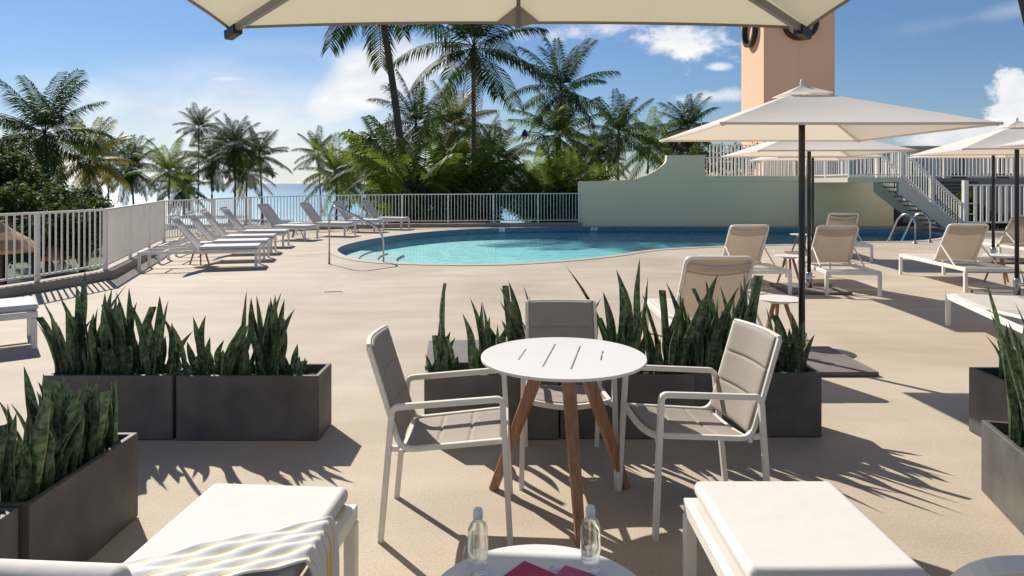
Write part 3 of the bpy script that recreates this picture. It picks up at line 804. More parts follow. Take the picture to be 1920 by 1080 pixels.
def place_clump(label, cx, cy, z, n, spread, h0, h1, seed, rz=0.0, lean=0.32):
    rnd = random.Random(seed)
    mb = snake_clump(n, spread, h0, h1, rnd, lean)
    o = mb.build('snake_plant', M['snake'])
    o.location = (cx, cy, z); o.rotation_euler = (0, 0, rz)
    tag(o, label, 'snake plant', 'snake plants in the grey planters')

def planted(desc, cx, cy, L_, W_, h, rz, seed, clumps):
    planter('dark grey fibre cement planter ' + desc, cx, cy, L_, W_, h, rz)
    for i, (pos, u, n, sp, h0, h1) in enumerate(clumps):
        x = cx + cos(rz) * u * L_; y = cy + sin(rz) * u * L_
        place_clump('snake plant at the %s of the planter %s' % (pos, desc), x, y, h - 0.06, n, (sp * L_, W_ * 0.32), h0, h1, seed * 10 + i, rz)

planted('right of its twin', -1.643, 4.39, 0.888, 0.30, 0.405, 0, 1,
        [('left end', -0.30, 24, 0.17, 0.18, 0.46), ('middle', 0.02, 32, 0.16, 0.2, 0.58), ('right end', 0.26, 7, 0.09, 0.12, 0.34)])
planted('left of its twin', -2.515, 4.40, 0.80, 0.30, 0.405, 0, 2,
        [('left end', -0.28, 38, 0.19, 0.28, 0.70), ('middle', 0.04, 32, 0.15, 0.24, 0.60), ('right end', 0.32, 15, 0.12, 0.2, 0.60)])
planted('beside the towelled lounger', -1.975, 2.91, 0.74, 0.36, 0.405, pi / 2, 3,
        [('near end', -0.30, 28, 0.17, 0.22, 0.52), ('middle', 0.03, 32, 0.17, 0.22, 0.56), ('far end', 0.30, 26, 0.13, 0.2, 0.52)])
planted('cut by the lower left photo corner', -2.0, 2.08, 0.88, 0.36, 0.405, pi / 2, 4,
        [('near end', -0.25, 26, 0.17, 0.2, 0.5), ('far end', 0.25, 28, 0.17, 0.2, 0.52)])
planted('behind the left dining chair', -0.128, 4.42, 0.84, 0.33, 0.405, 0, 5,
        [('left end', -0.38, 15, 0.08, 0.12, 0.70), ('middle', -0.04, 15, 0.10, 0.2, 0.56), ('right end', 0.27, 28, 0.17, 0.28, 0.66)])
planted('behind the dining table', 0.722, 4.43, 0.84, 0.33, 0.405, 0, 6,
        [('left end', -0.33, 16, 0.10, 0.25, 0.60), ('middle', 0.0, 26, 0.14, 0.3, 0.78), ('right end', 0.32, 24, 0.14, 0.25, 0.62)])
planted('behind the right dining chair', 1.53, 4.46, 0.84, 0.33, 0.408, 0, 7,
        [('left end', -0.36, 26, 0.12, 0.3, 0.78), ('middle', -0.05, 22, 0.14, 0.3, 0.70), ('right end', 0.33, 22, 0.13, 0.18, 0.46)])
planted('farther away at the right edge', 3.13, 3.97, 0.88, 0.36, 0.415, pi / 2, 8,
        [('near end', -0.25, 16, 0.17, 0.25, 0.55), ('far end', 0.2, 18, 0.17, 0.25, 0.56)])
planted('nearer at the right edge', 2.50, 3.08, 0.88, 0.36, 0.372, radians(75), 9,
        [('near end', -0.28, 22, 0.16, 0.4, 0.85), ('middle', 0.03, 26, 0.15, 0.4, 0.95), ('far end', 0.30, 24, 0.12, 0.4, 0.92)])

# ------------------------------------------------------------------ dining chairs
def make_chair(label, loc, rz):
    t = thing('dining_chair', label, 'chair', loc, rz, 'cream dining chairs around the round table')
    for s in (-1, 1):
        pth = round_path([(.29, s * .25, 0.0), (.255, s * .238, .645), (-.235, s * .232, .605), (-.29, s * .215, 0.0)], 0.03, 4)
        mb = MB(); mb.sweep(pth, 0.026, 0.026, up=(0, 1, 0), square=True)
        mb.build('arm_frame', M['frame'], t)
        mb = MB(); mb.lathe([(0.0, 0), (.012, 0), (.012, .012), (0, .012)], (.29, s * .25, 0), 10); mb.lathe([(0.0, 0), (.012, 0), (.012, .012), (0, .012)], (-.29, s * .215, 0), 10)
        mb.build('foot', M['dark'], t)
    mb = MB()
    for s in (-1, 1):
        mb.sweep(round_path([(.262, s * .215, .452), (-.20, s * .205, .405), (-.345, s * .207, .868)], 0.06, 5), 0.022, 0.024, up=(0, 1, 0), square=True)
        mb.box((.266, s * .228, .44), (.022, .028, .03)); mb.box((-.232, s * .218, .418), (.05, .022, .022))
    mb.sweep([(.268, .215 - .43 * k / 10, .452 - .030 * sin(pi * k / 10)) for k in range(11)], 0.024, 0.026, square=True)
    mb.sweep([(-.20, .205 - .41 * k / 6, .395 - .012 * sin(pi * k / 6)) for k in range(7)], 0.02, 0.02, square=True)
    mb.sweep([(-.345 - .028 * sin(pi * k / 10), .207 - .414 * k / 10, .872) for k in range(11)], 0.020, 0.018, square=True)
    mb.build('seat_frame', M['frame'], t)
    def pil(u, n_): 
        q = (u * n_) % 1.0
        e = min(q, 1 - q)
        return min(1.0, e / 0.06)
    def seat(u, v):
        x = .25 - .44 * u; y = (-.5 + v) * .405
        z = .455 - .048 * u - .022 * sin(pi * v) * (1 - .3 * u) 
        z += 0.007 * min(pil(u, 3), pil(v, 1))
        return (x, y, z)
    mb = MB(); mb.grid(seat, 54, 22, thick=-0.014); mb.build('seat', M['mesh'], t, fixn=True)
    def back(u, v):
        z = .43 + .435 * u; x = -.205 - .138 * u - .026 * sin(pi * v) * (.5 + .5 * u); y = (-.5 + v) * .395
        x += 0.007 * min(pil(u, 3), pil(v, 1))
        return (x, y, z)
    mb = MB(); mb.grid(back, 54, 22, thick=0.014); mb.build('backrest', M['mesh'], t, fixn=True)
    return t
make_chair('cream armchair left of the round table, facing right with its back in shade', (-.297, 3.265, 0), 0.0)
c2 = make_chair('cream armchair right of the round table with its quilted backrest in sunlight', (.886, 3.365, 0), radians(190))
make_chair('cream armchair behind the round table facing the camera', (.300, 3.865, 0), radians(-90))

# ------------------------------------------------------------------ round tables
def disc(r, n=64): return [(r * cos(2 * pi * k / n), r * sin(2 * pi * k / n)) for k in range(n)]
def table(name, label, loc, r, h, feet_r, angs, slots=False, top_t=0.014, leg=0.05, group=None, rz=0):
    t = thing(name, label, 'table', loc, rz, group)
    holes = []
    if slots:
        a = radians(11)
        for off, l0, l1 in ((-.205, -.12, .10), (-.07, -.22, .24), (.065, -.24, .22), (.19, -.05, .14)):
            pts = []
            for (u, v) in ((off - .004, l0), (off + .004, l0), (off + .004, l1), (off - .004, l1)):
                pts.append((u * cos(a) + v * sin(a), -u * sin(a) + v * cos(a)))
            holes.append(pts)
    mb = MB(); mb.plate(disc(r), holes, h - top_t, h); mb.build('tabletop', M['table'], t, fixn=True, bevel=0.003, seg=2)
    mb = MB(); mb.lathe([(0, h - top_t - .03), (r * .45, h - top_t - .03), (r * .45, h - top_t - .002), (0, h - top_t - .002)], n=32, smooth=False); mb.build('underframe', M['table'], t)
    for a in angs:
        a = radians(a); ca, sa = cos(a), sin(a)
        mb = MB(); mb.sweep([(ca * r * .28, sa * r * .28, h - top_t - .03), (ca * feet_r, sa * feet_r, 0)], leg, leg, up=(ca, sa, 0.01), square=True, radii=[1.0, .68])
        mb.build('leg', M['teak'], t)
    return t
table('dining_table', 'round white slotted dining table on teak legs between the three armchairs', (.256, 3.41, 0), .411, .74, .39, (-83, 155, 28), slots=True, leg=.062)
table('side_table', 'round white side table in the foreground carrying water bottles and magenta cards', (.078, 1.853, 0), .324, .45, .27, (60, 180, -60), leg=.045)
sd = 'small white side tables with teak legs between the loungers'
t0 = table('side_table', 'small round teak legged table right beside the nearest umbrella pole', (2.68, 6.85, 0), .225, .45, .2, (80, 200, -40), leg=.035, group=sd)
for lab, loc in (
    ('small teak legged table between the near and middle right loungers with the taupe backs', (4.43, 10.9, 0)),
    ('small teak legged table at the pool edge behind the umbrella poles', (6.55, 15.5, 0)),
    ('small teak legged table beneath the backrest of the front lounger on the left', (-6.15, 13.45, 0)),
    ('small teak legged table left of the pool between two far loungers', (-6.35, 20.1, 0)),
    ('small teak legged table farthest back by the pool railing', (-5.35, 22.9, 0)),
    ('small teak legged table right of the big lounger near the stairs', (7.85, 11.0, 0))):
    dup(t0, loc, R.uniform(0, 6), lab, sd)

# ------------------------------------------------------------------ loungers
def make_lounger(label, loc, rz, W=.76, bw=.60, L_=2.05, hinge=1.0, top=(.60, .96), cushion=False, flat=False, sh=.36, group='sun loungers around the pool', towelled=False, backpad=True):
    t = thing('sun_lounger', label, 'sun lounger', loc, rz, group)
    a = W / 2 - .02
    fr = M['frame_white']
    mb = MB()
    for s in (-1, 1): mb.box((s * a, L_ / 2, sh - .03), (.035, L_, .055))
    mb.box((0, .018, sh - .03), (W - .07, .036, .055)); mb.box((0, L_ - .018, sh - .03), (W - .07, .036, .055))
    mb.box((0, hinge, sh - .035), (W - .07, .03, .03)); mb.box((0, .38, sh - .035), (W - .07, .03, .03))
    mb.build('frame', fr, t, bevel=.004, seg=1)
    for s in (-1, 1):
        for y in (.03, L_ - .03):
            mb = MB(); mb.box((s * a, y, (sh - .06) / 2), (.045, .05, sh - .058)); mb.build('leg', fr, t, bevel=.004, seg=1)
    # seat sling
    sw = bw if cushion else W - .075
    def seat(u, v):
        return ((-.5 + u) * sw, hinge + .0 + (L_ - .02 - hinge) * v, sh + .004 - .012 * sin(pi * u) * sin(pi * min(1, v * 1.0)))
    mb = MB(); mb.grid(seat, 10, 14, thick=.008); mb.build('seat_sling', M['sling'], t, fixn=True)
    ty, tz = top
    if flat: ty, tz = hinge - .78, sh + .06
    dirv = Vector((0, ty - hinge, tz - sh)); Lb = dirv.length; dn = dirv.normalized()
    b = bw / 2
    mb = MB()
    mb.sweep(round_path([(-b, hinge, sh), (-b * .97, ty, tz), (b * .97, ty, tz), (b, hinge, sh)], .06, 5), .03, .026, up=dn.cross(Vector((1, 0, 0))), square=True)
    mb.build('backrest_frame', fr, t)
    nb = dn.cross(Vector((1, 0, 0))).normalized()
    if nb.y < 0: nb = -nb      # points towards the foot
    def back(u, v):
        p = Vector(((-.5 + u) * (bw - .03), hinge, sh)) + dn * (Lb * (.02 + .965 * v))
        sag = -.02 * sin(pi * u) * sin(pi * v)
        sag += .022 * math.exp(-((v - .9) / .05) ** 2) - .008 * math.exp(-((v - .82) / .015) ** 2)
        return p + nb * sag * 1.0
    mb = MB(); mb.grid(back, 12, 48, thick=.006); mb.build('backrest', M['mesh_back'] if not cushion else M['sling'], t, fixn=True)
    if not cushion and not flat:
        for vv, ww in ((.90, .075), (.80, .02)):
            mb = MB(); pts = []
            for i in range(13):
                u = i / 12
                p = Vector(((-.5 + u) * (bw - .06), hinge, sh)) + dn * (Lb * (vv - .035 * sin(pi * u))) - nb * (.018 + .02 * sin(pi * u))
                pts.append(p)
            mb.sweep(pts, .016, ww, up=dn, n=10); mb.build('headrest_fold', M['mesh_back'], t)
    if not flat:
        for s in (-1, 1):
            mb = MB()
            p = Vector((s * b, hinge, sh)) + dn * Lb * .45
            mb.sweep([p, (s * (b + .015), hinge - .62, sh - .03)], .018, .018, square=True)
            mb.build('prop', fr, t)
    if cushion:
        def pad(y0, y1, zc0, th, name, part=None):
            pass
        mb = MB(); cw = W - .06 if cushion is True else cushion
        mb.box((0, (hinge + L_) / 2 + .01, sh + .035), (cw, L_ - hinge - .0, .06))
        c = mb.build('seat_cushion', M['cushion'], t, bevel=.026, seg=4)
        if backpad:
            mb = MB()
            xf = Matrix.Translation(Vector((0, hinge, sh)) + dn * (Lb * .5) + nb * .045) @ Matrix(((1, 0, 0), (0, dn.y, nb.y), (0, dn.z, nb.z))).to_4x4()
            mb.box((0, 0, 0), (cw - .02, Lb + .03, .06), xf=xf)
            mb.build('back_cushion', M['cushion'], t, bevel=.026, seg=4)
    return t

M['mesh_back'] = pbr('taupe_backrest_sling', (0.68, 0.61, 0.53), 0.7, 0.05, 5, weave=0.25, bscale=300, trans=0.30, transcol=(.78, .68, .56))

# right hand side, backs to the camera
Lr = [
 ('cream sling lounger right behind the planters, nearest of the ones facing the pool', 1.80, 5.30, 0),
 ('cream sling lounger with its taupe back just left of the umbrella poles', 3.64, 9.78, 2),
 ('cream sling lounger with its taupe back just right of the umbrella poles', 4.84, 9.66, -6),
 ('cream sling lounger at the pool edge, peeping over the one right of the poles', 6.95, 13.9, -9),
 ('cream sling lounger in front of the white picket fence, its seat half in shade', 7.04, 10.0, -5),
 ('cream sling lounger at the right edge beside the far umbrella pole', 10.25, 13.0, -3),
]
l0 = make_lounger(Lr[0][0], (Lr[0][1], Lr[0][2], 0), radians(Lr[0][3]))
for lab, x, y, r_ in Lr[1:]:
    dup(l0, (x, y, 0), radians(r_), lab)
make_lounger('flat white lounger foot end at the right edge above the snake plants', (4.72, 5.62, 0), radians(-15), flat=True)

# left row: foot towards the pool
def foot_place(px_near, rot, W=.76):
    """near foot corner at px_near; rot = direction of the foot measured from +x"""
    pass
ll = make_lounger('white cushioned lounger in front of the leftmost row by the railing', (0, 0, 0), 0, cushion=.62, top=(.50, 1.0), backpad=False)
def put_left(obj, x, y, deg):
    """x,y: near foot-end corner on the ground; deg: heading of the foot from +X"""
    h = radians(deg)          # local +Y -> heading
    rz = h - pi / 2
    # local near-foot corner is (+W/2, L): x local right of heading = towards camera
    lx, ly = .36, 2.02
    dx = lx * cos(rz) - ly * sin(rz); dy = lx * sin(rz) + ly * cos(rz)
    obj.location = (x - dx, y - dy, 0); obj.rotation_euler = (0, 0, rz)
put_left(ll, -4.83, 12.88, 15)
for lab, x, y, d_ in (
    ('white cushioned lounger second from the front in the left row, half hidden', -5.12, 14.1, 13),
    ('white cushioned lounger third from the front in the left row', -5.45, 15.45, 12),
    ('white cushioned lounger farthest in the left row by the fence corner', -5.70, 17.0, 8),
    ('cushioned lounger left of the steel pool handrail, nearest of the far four', -5.77, 19.0, -12),
    ('cushioned lounger second of the far four, just left of the handrail top', -5.0, 20.4, -12),
    ('cushioned lounger third of the far four, behind the bent handrail', -4.46, 22.1, -13),
    ('cushioned lounger farthest of all, right next to the pool railing', -3.80, 23.4, -13)):
    c = dup(ll, (0, 0, 0), 0, lab); put_left(c, x, y, d_)
c = dup(ll, (0, 0, 0), 0, 'white lounger foot end cut off by the left edge of the photo'); put_left(c, -4.62, 6.60, 38)

# foreground loungers
make_lounger('white cushioned lounger at the bottom left under the yellow striped towel', (-1.035, .70, 0), radians(-4), W=.62, bw=.53, L_=1.95, hinge=.80, top=(.57, .835), cushion=.545, sh=.37, group='white cushioned loungers in the foreground')
make_lounger('white cushioned lounger at the bottom right with an empty seat cushion', (.985, .70, 0), 0, W=.63, bw=.57, L_=1.98, hinge=.82, top=(.34, 1.015), cushion=.545, sh=.37, group='white cushioned loungers in the foreground', backpad=False)

# towel on the left foreground lounger
def towel(u, v):
    # u along the stripes (left-rear to right-front), v across
    a = radians(27)
    ux, uy = cos(a), sin(a)
    s_ = u * .98
    over = max(0, s_ - .645)
    x = -1.20 + ux * min(s_, .645 + .02 * sin(min(1, over / .08) * pi / 2)); y = 1.755 + uy * min(s_, .70) + v * .27 
    z = .462 + .0045 * sin(v * 31 + u * 2.5 + sin(u * 6)) * (0.5 + .5 * u) + .004 * sin(u * 17 + v * 9) + .003 * sin(u * 41 + v * 23)
    if over > 0:
        z -= max(0, over - .01) * .95; x += .010 * sin(v * 27) * min(1, over * 6)
    if u < .05: z -= 0
    return (x, y, z)
mb = MB(); mb.grid(towel, 60, 60, thick=-.006)
o = mb.build('beach_towel', M['towel'], fixn=True); tag(o, 'white beach towel with thin yellow stripes draped across the left foreground lounger', 'towel')
def towel2(u, v):
    w_ = (u - .5) * 2
    s_ = (v - .35) * .5
    y = 1.262 + .052 * max(-1, min(1, s_ / .05)) ; z = .945 - max(0, abs(s_) - .05) * 1.0 - .02 * (min(1, abs(s_) / .05)) ** 2
    return (-1.16 + w_ * .16 + .012 * sin(v * 9), y - .0, z + .006 * sin(w_ * 11))
mb = MB(); mb.grid(towel2, 24, 30, thick=-.008)
o = mb.build('hand_towel', M['towel'], fixn=True); tag(o, 'small yellow and white towel hung over the backrest at the lower left corner', 'towel')

# ------------------------------------------------------------------ bottles and cards on the side table
def bottle(label, x, y):
    t = thing('water_bottle', label, 'bottle', (x, y, .45), 0, 'clear water bottles on the foreground table')
    pr = [(0, .004), (.024, .001), (.029, .006), (.030, .03), (.027, .05), (.030, .065), (.0305, .115), (.0285, .125), (.0295, .135), (.024, .150), (.014, .162), (.0125, .168), (.0125, .178)]
    mb = MB(); mb.lathe(pr, n=28); mb.build('bottle_body', M['bottle'], t)
    mb = MB(); mb.lathe([(0, .168), (.0145, .168), (.0145, .188), (.012, .195), (0, .196)], n=20, smooth=True); mb.build('cap', M['cap'], t)
    return t
bottle('clear plastic water bottle standing on the left of the magenta cards', -.100, 2.005)
bottle('clear plastic water bottle standing on the right of the magenta cards', .232, 2.02)
def card(name, label, c, size, rz, mat, tilt=0):
    mb = MB(); mb.box((0, 0, size[2] / 2), size); o = mb.build(name, mat, bevel=.002, seg=2)
    o.location = c; o.rotation_euler = (tilt, 0, rz); tag(o, label, 'card')
card('magenta_card', 'folded magenta card lying left on the foreground side table', (.038, 1.955, .456), (.12, .15, .012), radians(-38), M['magenta'])
card('pink_card', 'pink card lying right on the foreground side table', (.165, 1.935, .456), (.11, .15, .012), radians(-32), M['pinkcard'])
card('silver_card', 'silver grey card between the magenta and pink cards', (.118, 1.985, .452), (.075, .10, .004), radians(-40), M['greycard'])

# ------------------------------------------------------------------ umbrellas
def canopy_mesh(half, z_edge, z_apex, cap=.16, vent=.0, sag=.03, rot=0, n=14, mat=None):
    mb = MB()
    def side(k):
        a = k * pi / 2
        ca, sa = cos(a), sin(a)
        def f(u, v):
            r_ = half * (1 - v * (1 - cap)); x = (-1 + 2 * u) * r_; y = -r_
            z = z_edge + (z_apex - z_edge) * (v * (1 - cap)) - sag * sin(pi * min(1, v * 1.05)) * (1 - (2 * u - 1) ** 2) * 1.0
            y += (sag * 1.0) * (1 - (2 * u - 1) ** 2) * (1 - v)    # edge bows in
            return (x * ca - y * sa, x * sa + y * ca, z)
        return f
    for k in range(4): mb.grid(side(k), n, n, smooth=True)
    return mb
def umbrella(label, loc, rz, half=1.045, z_edge=2.05, z_apex=2.435, base=True):
    t = thing('patio_umbrella', label, 'umbrella', loc, rz, 'square white umbrellas on black poles')
    canopy_mesh(half, z_edge, z_apex).build('canopy', M['canopy'], t)
    mb = MB()
    hc = half * .19
    for k in range(4):
        a = k * pi / 2; ca, sa = cos(a), sin(a)
        def f(u, v):
            r_ = hc * (1 - v * .94); x = (-1 + 2 * u) * r_; y = -r_
            z = z_apex - (z_apex - z_edge) * .20 + .03 + v * ((z_apex - z_edge) * .20 + .01) - .012 * sin(pi * v) * (1 - (2 * u - 1) ** 2)
            return (x * ca - y * sa, x * sa + y * ca, z)
        mb.grid(f, 8, 6)
    mb.build('vent_cap', M['canopy'], t)
    mb = MB()
    for k in range(4):      # hem
        a = k * pi / 2; ca, sa = cos(a), sin(a)
        pts = []
        for i in range(13):
            u = i / 12; x = (-1 + 2 * u) * half; y = -half + .03 * (1 - (2 * u - 1) ** 2)
            pts.append((x * ca - y * sa, x * sa + y * ca, z_edge - .004))
        mb.sweep(pts, .012, .02, square=True)
    mb.build('hem', M['canopy'], t)
    mb = MB(); mb.lathe([(0, .02), (.028, .02), (.028, z_apex - .13), (0, z_apex - .13)], n=16); mb.build('pole', M['dark_metal'], t)
    mb = MB(); mb.lathe([(0, z_edge + .13), (.07, z_edge + .13), (.07, z_edge + .16), (0, z_edge + .16)], n=16, smooth=False); mb.build('hub', M['dark_metal'], t)
    mb = MB(); mb.lathe([(0, z_apex), (.02, z_apex + .0), (.012, z_apex + .04), (.02, z_apex + .06), (.008, z_apex + .09), (0, z_apex + .10)], n=12); mb.build('finial', M['frame'], t)
    for k in range(4):
        a = pi / 4 + k * pi / 2; c_, s_ = cos(a), sin(a); D = half * 1.414
        mb = MB(); mb.sweep([(c_ * .04, s_ * .04, z_apex - .05), (c_ * D * .985, s_ * D * .985, z_edge - .012)], .018, .024, square=True)
        mb.build('rib', M['frame'], t)
        mb = MB(); q = .45; mb.sweep([(c_ * .05, s_ * .05, z_edge + .145 ), (c_ * D * q, s_ * D * q, z_apex + (z_edge - z_apex) * q - .025)], .016, .02, square=True)
        mb.build('strut', M['dark_metal'], t)
    if base:
        mb = MB(); mb.box((0, 0, .022), (.9, .9, .036)); mb.build('base_plate', M['baseplate'], t, bevel=.006)
        mb = MB(); mb.lathe([(0, .04), (.045, .04), (.045, .26), (.034, .27), (0, .27)], n=16); mb.build('pole_sleeve', M['steel'], t)
        mb = MB(); mb.sweep([(.03, 0, .2), (.085, -.02, .2)], .016); mb.sweep([(.03, 0, .1), (.1, 0, .1)], .016); mb.build('knob', M['steel'], t)
    return t
u1 = umbrella('nearest large white umbrella on a black pole in front of the tower', (2.59, 6.1, 0), 0)
dup(u1, (4.46, 10.25, 0), radians(-4), 'second white umbrella, its canopy low behind the nearest one', scale=1.0)
dup(u1, (6.74, 15.3, 0), radians(-4), 'white umbrella farthest in the row, its pole at the pool edge', scale=1.05)
dup(u1, (7.10, 9.6, 0), radians(-14), 'white umbrella at the right edge with its apex against the cloud')
dup(u1, (9.87, 14.0, 0), 0, 'white umbrella at the right in front of the upper railings', scale=1.06)
dup(u1, (6.85, 7.1, 0), 0, 'white umbrella entering at the right edge, only its left corner visible')
# empty base plate left of the dining set
t = thing('umbrella_base', 'flat grey square umbrella base plate lying behind the left planter of the row', 'umbrella base', (-.30, 6.36, 0), radians(5))
mb = MB(); mb.box((0, 0, .02), (.98, .95, .035)); mb.build('base_plate', M['baseplate'], t, bevel=.006)

# cantilever umbrella overhead
ce = thing('cantilever_umbrella', 'large khaki cantilever umbrella filling the top edge of the photo', 'umbrella', (.035, 2.36, 0))
H_ = 1.735; ZE = 2.54; ZA = 2.86
def big_canopy():
    mb = MB()
    for k in range(4):
        a = k * pi / 2; ca, sa = cos(a), sin(a)
        for half_ in (0, 1):
            def f(u, v):
                uu = (u + half_) / 2
                r_ = H_ * (1 - v * .97); x = (-1 + 2 * uu) * r_; y = -r_
                q = 1 - (2 * u - 1) ** 2
                z = ZE + (ZA - ZE) * v * .97 - .02 * q * sin(pi * min(1, v)) + .035 * q * (1 - v) * 0
                y += .045 * q * (1 - v)
                zz = z + .03 * (1 - abs(2 * uu - 1)) * (1 - v)
                return (x * ca - y * sa, x * sa + y * ca, zz)
            mb.grid(f, 12, 14)
    return mb
big_canopy().build('canopy', M['canopy_dark'], ce)
mb = MB()
for k in range(4):
    a = k * pi / 2; ca, sa = cos(a), sin(a)
    pts = []
    for i in range(25):
        uu = i / 24; u = (uu * 2) % 1.0 if uu < 1 else 1.0
        q = 1 - (2 * u - 1) ** 2
        x = (-1 + 2 * uu) * H_; y = -H_ + .045 * q; z = ZE + .03 * (1 - abs(2 * uu - 1)) - .006
        pts.append((x * ca - y * sa, x * sa + y * ca, z))
    mb.sweep(pts, .010, .016, square=True)
mb.build('hem', M['gusset'], ce)
for k in range(8):
    a = pi / 4 * k; c_, s_ = cos(a), sin(a); D = H_ * (1.414 if k % 2 else 1.0)
    zt_ = ZE - .03 if k % 2 else ZE - .005
    mb = MB(); mb.sweep([(c_ * .05, s_ * .05, ZA - .1), (c_ * (D - .05), s_ * (D - .05), zt_)], .034 if k % 2 else .022, .044 if k % 2 else .03, square=True)
    mb.build('rib', M['rib'] if k % 2 else M['dark_metal'], ce)
    if k % 2:
        mb = MB(); mb.sweep([(c_ * (D - .13), s_ * (D - .13), zt_ - .004), (c_ * (D + .0), s_ * (D + .0), zt_ - .02)], .055, .06, square=True)
        mb.build('corner_cap', M['black'], ce)
    else:
        # small gusset pocket where the middle rib meets the hem
        mb = MB(); px_, py_ = -s_, c_
        e = Vector((c_ * (D - .045), s_ * (D - .045), ZE + .018)); i_ = Vector((c_ * (D - .30), s_ * (D - .30), ZE + .055))
        w_ = .13
        mb.add([e + Vector((px_ * w_, py_ * w_, 0)), e - Vector((px_ * w_, py_ * w_, 0)), i_, e + Vector((0, 0, -.035))], [(0, 3, 2), (3, 1, 2), (0, 1, 3)])
        mb.build('gusset', M['gusset'], ce)
mb = MB(); mb.sweep([(2.40, .10, 0.03), (1.80, .10, 2.55), (1.72, .08, 3.0), (1.4, .0, 3.2), (.0, 0, ZA + .22), (0, 0, ZA)], .10, .10, square=True)
mb.build('mast', M['dark_metal'], ce)
mb = MB(); mb.box((2.40, .10, .03), (.6, .6, .06)); mb.build('base', M['baseplate'], ce, bevel=.006)

# ------------------------------------------------------------------ pool handrail and ladder
mb = MB()
A = at(617.5, 495.5); B = at(719, 492)
pth = [A, A + Vector((0, 0, .98)), (A.x + .10, A.y + .02, 1.17), (B.x - .10, B.y - .02, .70), (B.x, B.y, .48), (B.x, B.y, -.02)]
mb.sweep(round_path(pth, .09, 6), .045, n=12)
o = mb.build('pool_handrail', M['steel']); tag(o, 'bent stainless steel handrail at the left end of the pool', 'handrail')
for px, py, qx, qy, lab in ((1716, 457, 10.3, 18.75, 'left'), (1744, 455, 10.86, 19.0, 'right')):
    pass
lad = thing('pool_ladder', 'stainless steel pool ladder with two hoops before the stairs', 'ladder', (0, 0, 0))
for (a, b) in ((at(1716, 457), Vector((10.25, 18.85, -.3))), (at(1744, 455), Vector((10.80, 19.15, -.3)))):
    d_ = (Vector((b.x, b.y, 0)) - a)
    q1 = a + Vector((0, 0, .55)); top_ = a + d_ * .25 + Vector((0, 0, .80)); q2 = a + d_ * .55 + Vector((0, 0, .62)); 
    pts = [a, q1, a + d_ * .08 + Vector((0, 0, .72)), top_, a + d_ * .42 + Vector((0, 0, .74)), q2, b]
    mb = MB(); mb.sweep(round_path(pts, .12, 5), .05, n=10); mb.build('hoop', M['steel'], lad)
    mb = MB(); mb.lathe([(0, 0), (.06, 0), (.06, .02), (0, .02)], (a.x, a.y, .012), n=14); mb.build('deck_flange', M['steel'], lad)

# ------------------------------------------------------------------ palms
def frond(mb, az, elev, L_, droop, rnd, lf=1.12, nl=34, lw=.055, org=(0, 0, 0)):
    seg = 9; P = [Vector(org)]; e = elev
    hx, hy = cos(az), sin(az)
    for k in range(seg):
        t = k / seg; ee = e - droop * (t ** 1.35) * (0.8 if k else 0)
        P.append(P[-1] + Vector((hx * cos(ee), hy * cos(ee), sin(ee))) * (L_ / seg))
    mb.sweep(P, .05, .04, n=4, radii=[1.1 - .95 * i / seg for i in range(seg + 1)], caps=False)
    side = Vector((-hy, hx, 0))
    roll = rnd.uniform(-.35, .35)
    for i in range(nl):
        t = .13 + .87 * i / (nl - 1)
        f = t * seg; k = min(seg - 1, int(f)); p = P[k].lerp(P[k + 1], f - k); tg = (P[k + 1] - P[k]).normalized()
        nrm = side.cross(tg).normalized()
        ll_ = L_ * .19 * lf * (0.35 + 1.0 * sin(pi * min(1, .12 + .80 * t)) ** .8) * rnd.uniform(.85, 1.1)
        fw = .35 + .55 * t
        for s in (-1, 1):
            d = (side * s * cos(roll) + tg * fw + nrm * (.25 + s * sin(roll) * .5) + Vector((rnd.uniform(-.08, .08), rnd.uniform(-.08, .08), rnd.uniform(-.08, .08)))).normalized()
            mid = p + d * ll_ * .5 + Vector((0, 0, -.05 * ll_)); 
            dd = (d + Vector((0, 0, -rnd.uniform(.55, 1.15)))).normalized()
            end = mid + dd * ll_ * .5
            wv = (tg - d * tg.dot(d)).normalized() * lw * .5 * rnd.uniform(.8, 1.2)
            mb.add([p - wv * .5, p + wv * .5, mid - wv, mid + wv, end], [(0, 1, 3, 2), (2, 3, 4)])

def crown_mesh(name, seed, mat, n=25, L_=3.9, upright=False, lo=-50, hi=85, lw=.066, nl=36):
    rnd = random.Random(seed); mb = MB()
    for k in range(n):
        t = k / (n - 1)
        az = k * 2.399 + rnd.uniform(-.25, .25)
        if upright: el = radians(rnd.uniform(35, 86)); dr = rnd.uniform(.25, .9)
        else:
            el = radians(lo + (hi - lo) * (t ** .8) + rnd.uniform(-8, 8)); dr = rnd.uniform(.7, 1.35) * (1.0 if el < 1 else .9)
            if el < -.3: dr *= .45
        frond(mb, az, el, L_ * rnd.uniform(.82, 1.08), dr, rnd, nl=nl, lw=lw, org=(rnd.uniform(-.06, .06), rnd.uniform(-.06, .06), rnd.uniform(-.1, .1)))
    me = mb.build(name, mat)
    data = me.data; bpy.data.objects.remove(me)
    return data
CR = {
 'd': [crown_mesh('crown_dark', 11, M['frond_dark']), crown_mesh('crown_dark', 12, M['frond_dark'], n=22, lo=-42), crown_mesh('crown_dark', 13, M['frond_dark'], n=34, lo=-70)],
 'g': [crown_mesh('crown_green', 21, M['frond_green'], lo=-45), crown_mesh('crown_green', 22, M['frond_green'], n=32, lo=-60)],
 'y': [crown_mesh('crown_yellow', 31, M['frond_yellow'], lo=-60, n=32)],
 'u': [crown_mesh('crown_upright', 41, M['frond_green'], n=15, L_=4.3, upright=True, lw=.085, nl=44), crown_mesh('crown_upright', 42, M['frond_green'], n=13, L_=3.6, upright=True, lw=.085, nl=40)],
}
